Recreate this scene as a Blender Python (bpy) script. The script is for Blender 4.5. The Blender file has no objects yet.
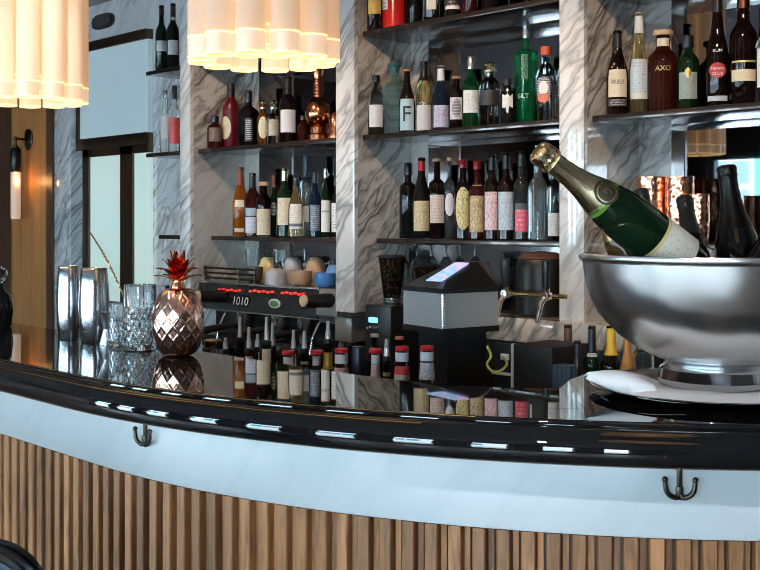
import bpy, bmesh, math, random
from mathutils import Vector, Matrix
random.seed(7)
PI = math.pi
SC = bpy.context.scene
COL = SC.collection

# ------------------------------------------------------------------ camera model
F, CX, HY, CAMZ = 1100.0, 380.0, 222.0, 1.41
ANG = math.atan(F / 1041.0)
SA, CA = math.sin(ANG), math.cos(ANG)
COUNTER = 1.10

def ray(px):
    t = (px - CX) / F
    return (-SA + t * CA, CA + t * SA)
def at(px, Y):                       # world X and camera depth of the point seen at column px on the plane Y
    dx, dy = ray(px)
    D = Y / dy
    return D * dx, D
def zat(y, D):
    return CAMZ - (y - HY) * D / F
def atD(px, y, D):
    dx, dy = ray(px)
    return Vector((D * dx, D * dy, zat(y, D)))

# ------------------------------------------------------------------ mesh builder
class MB:
    def __init__(self):
        self.bm = bmesh.new()
        self.uv = None
    def faces(self, vs, fs, mi=0):
        bv = [self.bm.verts.new(v) for v in vs]
        out = []
        for f in fs:
            try:
                fa = self.bm.faces.new([bv[i] for i in f]); fa.material_index = mi; out.append(fa)
            except ValueError:
                pass
        return bv, out
    def box(self, x0, x1, y0, y1, z0, z1, bev=0.0, mi=0, M=None):
        vs = [Vector((x, y, z)) for z in (z0, z1) for y in (y0, y1) for x in (x0, x1)]
        if M is not None: vs = [M @ v for v in vs]
        fs = [(0, 2, 3, 1), (4, 5, 7, 6), (0, 1, 5, 4), (2, 6, 7, 3), (0, 4, 6, 2), (1, 3, 7, 5)]
        bv, out = self.faces(vs, fs, mi)
        if bev > 0:
            es = list({e for f in out for e in f.edges})
            bmesh.ops.bevel(self.bm, geom=es, offset=bev, segments=2, affect='EDGES', profile=0.6)
        return self
    def lathe(self, prof, seg=32, n=2.0, M=None, mi=0, rot=0.0, cap0=True, cap1=True, disp=None):
        """prof: list of (r, z) or (r, z, n)"""
        rings = []
        for p in prof:
            r, z = p[0], p[1]
            nn = p[2] if len(p) > 2 else n
            ring = []
            for k in range(seg):
                th = 2 * PI * k / seg
                c, s = math.cos(th), math.sin(th)
                rr = r
                if nn != 2.0:
                    rr = r / (abs(c) ** nn + abs(s) ** nn) ** (1.0 / nn)
                if disp: rr += disp(th, z)
                v = Vector((rr * math.cos(th + rot), rr * math.sin(th + rot), z))
                if M is not None: v = M @ v
                ring.append(self.bm.verts.new(v))
            rings.append(ring)
        for a, b in zip(rings[:-1], rings[1:]):
            for k in range(seg):
                f = self.bm.faces.new((a[k], a[(k + 1) % seg], b[(k + 1) % seg], b[k])); f.material_index = mi
        if cap0: self.bm.faces.new(list(reversed(rings[0]))).material_index = mi
        if cap1: self.bm.faces.new(rings[-1]).material_index = mi
        return self
    def tube(self, pts, r, seg=10, mi=0, closed=False):
        pts = [Vector(p) for p in pts]
        n = len(pts)
        rad = r if isinstance(r, (list, tuple)) else [r] * n
        rings = []
        up = Vector((0, 0, 1))
        prev = None
        for i, p in enumerate(pts):
            if closed: t = pts[(i + 1) % n] - pts[i - 1]
            else: t = pts[min(i + 1, n - 1)] - pts[max(i - 1, 0)]
            t.normalize()
            if prev is None:
                a = up if abs(t.dot(up)) < 0.9 else Vector((1, 0, 0))
                u = t.cross(a).normalized()
            else:
                u = (prev - t * prev.dot(t))
                if u.length < 1e-6: u = t.orthogonal()
                u.normalize()
            prev = u
            w = t.cross(u)
            rings.append([self.bm.verts.new(p + (u * math.cos(2 * PI * k / seg) + w * math.sin(2 * PI * k / seg)) * rad[i]) for k in range(seg)])
        m = n if closed else n - 1
        for i in range(m):
            a, b = rings[i], rings[(i + 1) % n]
            for k in range(seg):
                self.bm.faces.new((a[k], a[(k + 1) % seg], b[(k + 1) % seg], b[k])).material_index = mi
        if not closed:
            self.bm.faces.new(list(reversed(rings[0]))).material_index = mi
            self.bm.faces.new(rings[-1]).material_index = mi
        return self
    def cyl(self, p0, p1, r0, r1=None, seg=20, mi=0):
        if r1 is None: r1 = r0
        return self.tube([p0, p1], [r0, r1], seg, mi)
    def prism(self, poly, z0, z1, mi=0, M=None):
        n = len(poly)
        vs = [Vector((x, y, z0)) for x, y in poly] + [Vector((x, y, z1)) for x, y in poly]
        if M is not None: vs = [M @ v for v in vs]
        fs = [tuple(range(n - 1, -1, -1)), tuple(range(n, 2 * n))] + [(i, (i + 1) % n, n + (i + 1) % n, n + i) for i in range(n)]
        self.faces(vs, fs, mi)
        return self
    def sphere(self, c, r, seg=16, rings=10, sz=1.0, mi=0):
        c = Vector(c)
        pr = []
        for i in range(rings + 1):
            a = -PI / 2 + PI * i / rings
            pr.append((max(1e-4, r * math.cos(a)), r * sz * math.sin(a)))
        return self.lathe(pr, seg, M=Matrix.Translation(c), mi=mi)
    def setuv(self, face, coords):
        if self.uv is None: self.uv = self.bm.loops.layers.uv.new('UVMap')
        for l, c in zip(face.loops, coords): l[self.uv].uv = c
    def build(self, name, mats, parent=None, smooth=True, ang=38, recalc=True):
        bm = self.bm
        if recalc: bmesh.ops.recalc_face_normals(bm, faces=bm.faces[:])
        if smooth:
            for f in bm.faces: f.smooth = True
            for e in bm.edges:
                if len(e.link_faces) == 2:
                    if e.calc_face_angle(0) > math.radians(ang): e.smooth = False
        me = bpy.data.meshes.new(name)
        bm.to_mesh(me); bm.free()
        if not isinstance(mats, (list, tuple)): mats = [mats]
        for m in mats: me.materials.append(m)
        o = bpy.data.objects.new(name, me)
        COL.objects.link(o)
        if parent is not None: o.parent = parent
        return o

def tag(o, label, cat, group=None):
    o['label'] = label; o['category'] = cat
    if group: o['group'] = group
    return o
def thing(name, label, cat, loc=(0, 0, 0), rz=0.0, group=None):
    o = bpy.data.objects.new(name, None)
    o.empty_display_size = 0.05
    COL.objects.link(o)
    o.location = loc; o.rotation_euler = (0, 0, rz)
    return tag(o, label, cat, group)
def struct(name, mb, m, parent=None, **k):
    o = mb.build(name, m, parent, **k)
    if parent is None: o['kind'] = 'structure'
    return o

# ------------------------------------------------------------------ materials
MATS = {}
def sock(n, *names):
    for s in names:
        if s in n.inputs: return n.inputs[s]
def M(name, col=(0.5, 0.5, 0.5), rough=0.5, metal=0.0, trans=0.0, ior=1.45, emit=None, es=0.0, coat=0.0, spec=0.5, sss=0.0, alpha=1.0):
    if name in MATS: return MATS[name]
    m = bpy.data.materials.new(name); m.use_nodes = True
    b = m.node_tree.nodes['Principled BSDF']
    b.inputs['Base Color'].default_value = (*col, 1)
    b.inputs['Roughness'].default_value = rough
    b.inputs['Metallic'].default_value = metal
    b.inputs['Transmission Weight'].default_value = trans
    b.inputs['IOR'].default_value = ior
    b.inputs['Coat Weight'].default_value = coat
    b.inputs['Coat Roughness'].default_value = 0.03
    b.inputs['Specular IOR Level'].default_value = spec
    b.inputs['Alpha'].default_value = alpha
    if emit:
        b.inputs['Emission Color'].default_value = (*emit, 1)
        b.inputs['Emission Strength'].default_value = es
    MATS[name] = m
    return m
def nt(m):
    return m.node_tree.nodes, m.node_tree.links, m.node_tree.nodes['Principled BSDF']
def node(ns, t, **k):
    n = ns.new(t)
    for a, v in k.items():
        if a.startswith('i_'):
            n.inputs[a[2:].replace('_', ' ')].default_value = v
        else: setattr(n, a, v)
    return n
def math_(ns, ls, op, a, b=None, c=None):
    n = ns.new('ShaderNodeMath'); n.operation = op
    for i, v in enumerate((a, b, c)):
        if v is None: continue
        if isinstance(v, (int, float)): n.inputs[i].default_value = v
        else: ls.new(v, n.inputs[i])
    return n.outputs[0]
def ramp(ns, ls, fac, stops):
    r = ns.new('ShaderNodeValToRGB')
    e = r.color_ramp.elements
    while len(e) < len(stops): e.new(0.5)
    for i, (p, c) in enumerate(stops):
        e[i].position = p; e[i].color = (*c, 1) if len(c) == 3 else c
    ls.new(fac, r.inputs[0])
    return r.outputs[0]
def mixc(ns, ls, fac, a, b, bt='MIX'):
    n = ns.new('ShaderNodeMix'); n.data_type = 'RGBA'; n.blend_type = bt
    for i, v in ((0, fac), (6, a), (7, b)):
        if isinstance(v, (int, float)): n.inputs[i].default_value = v
        elif isinstance(v, tuple): n.inputs[i].default_value = (*v, 1)
        else: ls.new(v, n.inputs[i])
    return n.outputs[2]

def marble(name, base, vein, scale, strength=1.0, rough=0.12, seed=0.0, tint=None, width=1.0):
    m = M(name, base, rough, coat=1.0, spec=.8)
    ns, ls, b = nt(m)
    tc = ns.new('ShaderNodeTexCoord')
    def dot(v):
        n = ns.new('ShaderNodeVectorMath'); n.operation = 'DOT_PRODUCT'; ls.new(tc.outputs['Object'], n.inputs[0]); n.inputs[1].default_value = v
        return n.outputs['Value']
    s, a, d = dot((-.62, -.58, .60)), dot((.50, .46, .74)), dot((.7, -.7, .1))
    n1 = node(ns, 'ShaderNodeTexNoise', i_Scale=scale * .5, i_Detail=4.0, i_Roughness=.6)
    ls.new(tc.outputs['Object'], n1.inputs['Vector'])
    sx = math_(ns, ls, 'MULTIPLY_ADD', n1.outputs['Fac'], .15, s)
    out = None
    for k, (sc, w0, amp, st) in enumerate(((scale, .020, 1.0, .16), (scale * 2.2, .030, .85, .17), (scale * 4.6, .045, .60, .16))):
        cb = ns.new('ShaderNodeCombineXYZ')
        ls.new(math_(ns, ls, 'MULTIPLY_ADD', sx, sc, seed + k * 3.7), cb.inputs[0])
        ls.new(math_(ns, ls, 'MULTIPLY', a, sc * st), cb.inputs[1]); ls.new(math_(ns, ls, 'MULTIPLY', d, sc * .2), cb.inputs[2])
        nn = node(ns, 'ShaderNodeTexNoise', i_Scale=1.0, i_Detail=3.5, i_Roughness=.5)
        ls.new(cb.outputs[0], nn.inputs['Vector'])
        q = math_(ns, ls, 'ABSOLUTE', math_(ns, ls, 'SUBTRACT', nn.outputs['Fac'], .5))
        v = math_(ns, ls, 'MAXIMUM', math_(ns, ls, 'SUBTRACT', 1.0, math_(ns, ls, 'DIVIDE', q, w0 * width)), 0.0)
        v = math_(ns, ls, 'MULTIPLY', math_(ns, ls, 'POWER', v, 1.15), amp)
        out = v if out is None else math_(ns, ls, 'MAXIMUM', out, v)
    mask = node(ns, 'ShaderNodeTexNoise', i_Scale=scale * .55, i_Detail=2.0)
    cb = ns.new('ShaderNodeCombineXYZ'); ls.new(sx, cb.inputs[0]); ls.new(math_(ns, ls, 'MULTIPLY', a, .5), cb.inputs[1]); cb.inputs[2].default_value = seed
    ls.new(cb.outputs[0], mask.inputs['Vector'])
    mk = math_(ns, ls, 'MULTIPLY_ADD', mask.outputs['Fac'], 4.0, -1.15)
    mk = math_(ns, ls, 'MINIMUM', math_(ns, ls, 'MAXIMUM', mk, .22), 1.0)
    fac = math_(ns, ls, 'MULTIPLY', math_(ns, ls, 'MULTIPLY', out, mk), strength)
    cl = node(ns, 'ShaderNodeTexNoise', i_Scale=scale * .9, i_Detail=5.0)
    ls.new(cb.outputs[0], cl.inputs['Vector'])
    bc = mixc(ns, ls, math_(ns, ls, 'MULTIPLY', math_(ns, ls, 'MAXIMUM', math_(ns, ls, 'MULTIPLY_ADD', cl.outputs['Fac'], 3.0, -1.2), 0.0), .8), base, tint or tuple(c * .72 for c in base))
    ls.new(mixc(ns, ls, fac, bc, vein), b.inputs['Base Color'])
    return m

def wood(name, c0, c1, axis_scale=(14, 14, 1.1), rough=.45, island=False, coat=0.0):
    m = M(name, c0, rough, coat=coat)
    ns, ls, b = nt(m)
    tc = ns.new('ShaderNodeTexCoord')
    mp = node(ns, 'ShaderNodeMapping'); mp.inputs['Scale'].default_value = axis_scale
    ls.new(tc.outputs['Object'], mp.inputs[0])
    vec = mp.outputs[0]
    if island:
        g = ns.new('ShaderNodeNewGeometry')
        ad = ns.new('ShaderNodeVectorMath'); ad.operation = 'MULTIPLY_ADD'
        ls.new(g.outputs['Random Per Island'], ad.inputs[0]); ad.inputs[1].default_value = (37, 21, 53); ls.new(vec, ad.inputs[2])
        vec = ad.outputs[0]
    n1 = node(ns, 'ShaderNodeTexNoise', i_Scale=2.6, i_Detail=6.0, i_Roughness=.65, i_Distortion=.6)
    ls.new(vec, n1.inputs['Vector'])
    n2 = node(ns, 'ShaderNodeTexNoise', i_Scale=14.0, i_Detail=3.0)
    ls.new(vec, n2.inputs['Vector'])
    f = math_(ns, ls, 'MULTIPLY_ADD', n2.outputs['Fac'], .45, math_(ns, ls, 'MULTIPLY', n1.outputs['Fac'], .8))
    c = ramp(ns, ls, f, [(.38, c1), (.62, c0), (.85, tuple(min(1, x * 1.25) for x in c0))])
    if island:
        k = math_(ns, ls, 'MULTIPLY_ADD', g.outputs['Random Per Island'], .75, .6)
        hs = ns.new('ShaderNodeHueSaturation'); ls.new(k, hs.inputs['Value']); ls.new(c, hs.inputs['Color'])
        c = hs.outputs[0]
    ls.new(c, b.inputs['Base Color'])
    bp = ns.new('ShaderNodeBump'); bp.inputs['Strength'].default_value = .12; bp.inputs['Distance'].default_value = .002
    ls.new(f, bp.inputs['Height']); ls.new(bp.outputs[0], b.inputs['Normal'])
    return m

LBL = {}
def label_mat(base, ink=(.05, .05, .05), rows=7, accent=None, av=(.4, .6), dens=.5, seed=0.0, pattern=False, metal=0.0):
    key = (base, ink, rows, accent, av, dens, seed, pattern)
    if key in LBL: return LBL[key]
    m = M('printed_paper_%d' % len(LBL), base, .45, metal=metal)
    ns, ls, b = nt(m)
    tc = ns.new('ShaderNodeTexCoord'); sp = ns.new('ShaderNodeSeparateXYZ'); ls.new(tc.outputs['UV'], sp.inputs[0])
    u, v = sp.outputs[0], sp.outputs[1]
    if pattern:
        vo = node(ns, 'ShaderNodeTexNoise', i_Scale=rows * 1.0, i_Detail=3.0, i_Distortion=2.5)
        ls.new(tc.outputs['UV'], vo.inputs['Vector'])
        fac = math_(ns, ls, 'GREATER_THAN', vo.outputs['Fac'], 1 - dens)
    else:
        rv = math_(ns, ls, 'MULTIPLY', v, float(round(rows * 1.5)))
        row = math_(ns, ls, 'FLOOR', rv)
        fr = math_(ns, ls, 'FRACT', rv)
        m1 = math_(ns, ls, 'MULTIPLY', math_(ns, ls, 'GREATER_THAN', fr, .3), math_(ns, ls, 'LESS_THAN', fr, .78))
        cb = ns.new('ShaderNodeCombineXYZ')
        ls.new(math_(ns, ls, 'MULTIPLY', u, 34.0), cb.inputs[0])
        ls.new(math_(ns, ls, 'MULTIPLY_ADD', row, 7.31, seed), cb.inputs[1])
        no = node(ns, 'ShaderNodeTexNoise', i_Scale=1.0, i_Detail=1.0)
        ls.new(cb.outputs[0], no.inputs['Vector'])
        m2 = math_(ns, ls, 'GREATER_THAN', no.outputs['Fac'], 1 - dens)
        mu = math_(ns, ls, 'LESS_THAN', math_(ns, ls, 'ABSOLUTE', math_(ns, ls, 'SUBTRACT', u, .5)), .38)
        mv = math_(ns, ls, 'LESS_THAN', math_(ns, ls, 'ABSOLUTE', math_(ns, ls, 'SUBTRACT', v, .5)), .44)
        fac = math_(ns, ls, 'MULTIPLY', math_(ns, ls, 'MULTIPLY', m1, m2), math_(ns, ls, 'MULTIPLY', mu, mv))
    col = mixc(ns, ls, math_(ns, ls, 'MULTIPLY', fac, .72), base, ink)
    if accent:
        a = math_(ns, ls, 'MULTIPLY', math_(ns, ls, 'GREATER_THAN', v, av[0]), math_(ns, ls, 'LESS_THAN', v, av[1]))
        col = mixc(ns, ls, a, col, accent)
    ls.new(col, b.inputs['Base Color'])
    LBL[key] = m
    return m

# plain materials
blk = M('black_plastic', (.012, .012, .013), .35)
blkgl = M('gloss_black', (.006, .006, .007), .12, coat=.6)
chrome = M('chrome', (.90, .91, .92), .16, metal=1)
steel = M('brushed_steel', (.62, .64, .66), .24, metal=1)
tin = M('polished_tin', (.66, .68, .70), .2, metal=1)
copper = M('polished_copper', (.95, .56, .43), .2, metal=1)
copper_dk = M('aged_copper', (.55, .20, .10), .18, metal=1)
leafred = M('red_copper', (.72, .13, .05), .16, metal=1)
gold = M('gold_foil', (.90, .77, .50), .24, metal=1)
brass = M('brass', (.78, .55, .24), .2, metal=1)
bronze = M('dark_bronze', (.10, .07, .045), .3, metal=1)
hookm = M('oil_rubbed_bronze', (.055, .045, .035), .32, metal=.9)
white = M('white_plastic', (.8, .8, .8), .4)
red = M('red_plastic', (.45, .012, .02), .35)
redwax = M('red_wax', (.34, .008, .012), .3)
cork = M('cork', (.62, .42, .24), .8)
corkd = M('dark_cork', (.36, .18, .10), .7)
silver = M('silver_cap', (.72, .74, .76), .22, metal=.9)
capw = M('pale_capsule', (.75, .78, .82), .4)
capk = M('black_capsule', (.012, .011, .012), .3)
capb = M('brown_red_capsule', (.28, .06, .03), .35)
capblue = M('navy_capsule', (.012, .03, .06), .3)
# glass
def G(name, col, trans=.9, rough=.02, ior=1.36):
    return M(name, col, rough, trans=trans, ior=ior)
g_clear = G('clear_glass', (.93, .97, .97), 1.0)
g_crys = G('cut_crystal', (.95, .98, 1.0), 1.0, .01, 1.5)
g_blue = G('pale_aqua_glass', (.42, .72, .76), .85)
g_green = G('green_glass', (.008, .12, .04), .75)
g_dgreen = G('dark_green_glass', (.006, .022, .010), .30)
g_black = G('black_glass', (.008, .008, .009), .12)
g_brown = G('brown_glass', (.03, .010, .006), .3)
g_amber = G('amber_spirit', (.60, .20, .03), .85)
g_orange = G('orange_spirit', (.62, .17, .015), .85)
g_redb = G('red_brown_spirit', (.045, .008, .005), .35)
g_gold = G('pale_gold_spirit', (.86, .72, .36), .92)
g_wine = G('wine_glass_dark', (.006, .003, .003), .06)
g_champ = G('champagne_green', (.004, .016, .006), .2, .03, 1.5)
g_navy = G('navy_glass', (.006, .016, .04), .4)
g_red = M('red_lacquer', (.55, .015, .012), .2, coat=.6)
g_redsleeve = M('crimson_sleeve', (.10, .004, .008), .3)
# stone and wood
mar = marble('veined_white_marble', (.70, .68, .65), (.045, .037, .031), 5.6, .9, .10, 3.1, (.45, .41, .37), 1.35)
marpale = marble('pale_white_marble', (.80, .82, .83), (.14, .14, .15), 4.4, .9, .12, 7.7, (.62, .64, .65), 1.2)
onyx = marble('white_backpainted_stone', (.80, .84, .87), (.60, .66, .70), 1.5, .35, .16, 1.4, (.74, .79, .83), .8)
shelfm = M('dark_bronze_shelf', (.045, .030, .024), .18, metal=.55, coat=.4)
slatm = wood('walnut_oak_slat', (.30, .135, .056), (.085, .034, .014), (16, 16, 1.6), .5, island=True)
oakw = wood('oak_panel', (.38, .165, .052), (.25, .10, .032), (10, 10, .5), .45)
darkw = wood('dark_walnut', (.065, .028, .014), (.030, .013, .008), (12, 12, .7), .4)
ctop = M('polished_black_stone', (.006, .006, .007), .02, ior=1.52)
ns, ls, b = nt(ctop)
tc = ns.new('ShaderNodeTexCoord')
n1 = node(ns, 'ShaderNodeTexNoise', i_Scale=26.0, i_Detail=5.0, i_Roughness=.7)
ls.new(tc.outputs['Object'], n1.inputs['Vector'])
ls.new(ramp(ns, ls, n1.outputs['Fac'], [(.60, (.006, .006, .007)), (.78, (.03, .03, .03))]), b.inputs['Base Color'])
mirrorm = M('smoked_mirror', (.17, .17, .175), .02, metal=1)
bsil = M('hammered_silver', (.95, .95, .95), .27, metal=1)
ns, ls, b = nt(bsil)
tc = ns.new('ShaderNodeTexCoord')
n1 = node(ns, 'ShaderNodeTexNoise', i_Scale=10.0, i_Detail=1.5)
ls.new(tc.outputs['Object'], n1.inputs['Vector'])
bp = ns.new('ShaderNodeBump'); bp.inputs['Strength'].default_value = .6; bp.inputs['Distance'].default_value = .008
ls.new(n1.outputs['Fac'], bp.inputs['Height']); ls.new(bp.outputs[0], b.inputs['Normal'])
linen = M('white_linen', (.82, .80, .80), .8)
ceilm = M('grey_ceiling_paint', (.30, .29, .31), .8)
floorm = wood('dark_floor_boards', (.09, .055, .036), (.05, .03, .02), (3, 14, 3), .4)
plaster = M('dark_painted_wall', (.055, .05, .05), .7)

# ------------------------------------------------------------------ lettering
def text_geo(s, h, spacing=1.0):
    cu = bpy.data.curves.new('t', 'FONT'); cu.body = s; cu.size = 1.0; cu.align_x = 'CENTER'; cu.resolution_u = 3
    cu.space_character = spacing
    o = bpy.data.objects.new('t', cu); COL.objects.link(o)
    dg = bpy.context.evaluated_depsgraph_get()
    me = bpy.data.meshes.new_from_object(o.evaluated_get(dg))
    vs = [v.co.copy() for v in me.vertices]; fs = [tuple(p.vertices) for p in me.polygons]
    bpy.data.objects.remove(o); bpy.data.curves.remove(cu); bpy.data.meshes.remove(me)
    if not vs: return [], []
    y0 = min(v.y for v in vs); y1 = max(v.y for v in vs)
    x0 = min(v.x for v in vs); x1 = max(v.x for v in vs)
    k = h / max(1e-6, y1 - y0)
    return [((v.x - (x0 + x1) / 2) * k, (v.y - (y0 + y1) / 2) * k) for v in vs], fs

# ------------------------------------------------------------------ bottles
ST = {
 'std':  [(0, .90), (.012, 1), (.56, 1), (.61, .95), (.66, .80), (.70, .58), (.74, .44), (.80, .385), (.965, .36), (.97, .42), (.995, .42)],
 'slope': [(0, .92), (.012, 1), (.42, 1), (.50, .965), (.58, .86), (.66, .67), (.73, .50), (.80, .40), (.96, .34), (.965, .42), (.995, .42)],
 'shoulder': [(0, .92), (.012, 1), (.655, 1), (.69, .95), (.72, .78), (.74, .50), (.76, .40), (.965, .37), (.97, .43), (.995, .43)],
 'squat': [(0, .92), (.015, 1), (.60, 1), (.67, .95), (.72, .78), (.76, .55), (.80, .44), (.97, .42), (.995, .42)],
 'rum': [(0, .92), (.012, 1), (.40, 1), (.47, .96), (.56, .80), (.65, .60), (.74, .48), (.84, .40), (.965, .36), (.97, .42), (.995, .42)],
 'block': [(0, .9, 5), (.015, 1, 6), (.60, 1, 6), (.65, .93, 5), (.70, .66, 3), (.73, .44, 2), (.78, .38, 2), (.97, .37, 2), (.995, .40, 2)],
 'taper': [(0, .80, 6), (.012, .86, 6), (.67, 1, 6), (.70, .96, 6), (.715, .60, 4), (.73, .36, 2), (.80, .31, 2), (.97, .30, 2), (.995, .33, 2)],
 'jug': [(0, .88), (.02, 1), (.45, 1), (.55, .92), (.64, .70), (.70, .48), (.75, .38), (.97, .36), (.995, .40)],
 'soda': [(0, .90), (.012, 1), (.62, 1), (.72, .96), (.80, .86), (.86, .82), (.96, .82), (.995, .80)],
}
def prof_r(st, f):
    p = ST[st]
    for a, b_ in zip(p[:-1], p[1:]):
        if a[0] <= f <= b_[0]:
            k = (f - a[0]) / max(1e-6, b_[0] - a[0])
            return a[1] + (b_[1] - a[1]) * k, (a[2] if len(a) > 2 else 2.0)
    return p[-1][1], 2.0

def patch(mb, rad, a0, half, z0, z1, shape='rect', mi=0, off=.0008):
    """a printed patch that follows the surface rad(z, ang) around the facing angle a0"""
    if shape == 'rect':
        nu, nv = 14, 4
        vs = []
        for j in range(nv + 1):
            for i in range(nu + 1):
                u, v = i / nu, j / nv
                z = z0 + (z1 - z0) * v; a = a0 + half * (2 * u - 1)
                r = rad(z, a) + off
                vs.append((r * math.cos(a), r * math.sin(a), z))
        bv = [mb.bm.verts.new(v) for v in vs]
        for j in range(nv):
            for i in range(nu):
                q = [j * (nu + 1) + i, j * (nu + 1) + i + 1, (j + 1) * (nu + 1) + i + 1, (j + 1) * (nu + 1) + i]
                f = mb.bm.faces.new([bv[k] for k in q]); f.material_index = mi
                mb.setuv(f, [((k % (nu + 1)) / nu, (k // (nu + 1)) / nv) for k in q])
    else:
        seg = 28 if shape == 'oval' else 6
        nr = 4
        rings = []
        for j in range(nr + 1):
            rr = j / nr
            ring = []
            for i in range(seg):
                th = 2 * PI * i / seg + (PI / 2 if seg == 6 else 0)
                u, v = .5 + .5 * rr * math.cos(th), .5 + .5 * rr * math.sin(th)
                z = z0 + (z1 - z0) * v; a = a0 + half * (2 * u - 1)
                r = rad(z, a) + off
                ring.append((mb.bm.verts.new((r * math.cos(a), r * math.sin(a), z)), (u, v)))
            rings.append(ring)
        for A, B_ in zip(rings[:-1], rings[1:]):
            for i in range(seg):
                q = [A[i], A[(i + 1) % seg], B_[(i + 1) % seg], B_[i]]
                if A is rings[0]:
                    pass
                try:
                    f = mb.bm.faces.new([k[0] for k in q]); f.material_index = mi
                    mb.setuv(f, [k[1] for k in q])
                except ValueError: pass

def wrap_text(mb, s, h, rad, a0, zc, off=.0016, maxw=None, mi=0, spacing=1.0):
    vs, fs = text_geo(s, h, spacing)
    if not vs: return
    w = max(v[0] for v in vs) - min(v[0] for v in vs)
    kx = min(1.0, maxw / w) if maxw else 1.0
    tb = bmesh.new()
    tv = [tb.verts.new((x, y, 0)) for x, y in vs]
    for f in fs:
        try: tb.faces.new([tv[i] for i in f])
        except ValueError: pass
    bmesh.ops.triangulate(tb, faces=tb.faces[:])
    for _ in range(2):
        lim = max(w / 10, 1e-4)
        bmesh.ops.subdivide_edges(tb, edges=[e for e in tb.edges if e.calc_length() > lim], cuts=1)
        bmesh.ops.triangulate(tb, faces=tb.faces[:])
    tb.verts.index_update()
    vs = [(v.co.x, v.co.y) for v in tb.verts]; fs = [tuple(v.index for v in f.verts) for f in tb.faces]
    tb.free()
    out = []
    for x, y in vs:
        z = zc + y
        r = rad(z, a0) + off
        a = a0 + x * kx / r
        r = rad(z, a) + off
        out.append((r * math.cos(a), r * math.sin(a), z))
    mb.faces(out, fs, mi)

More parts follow.
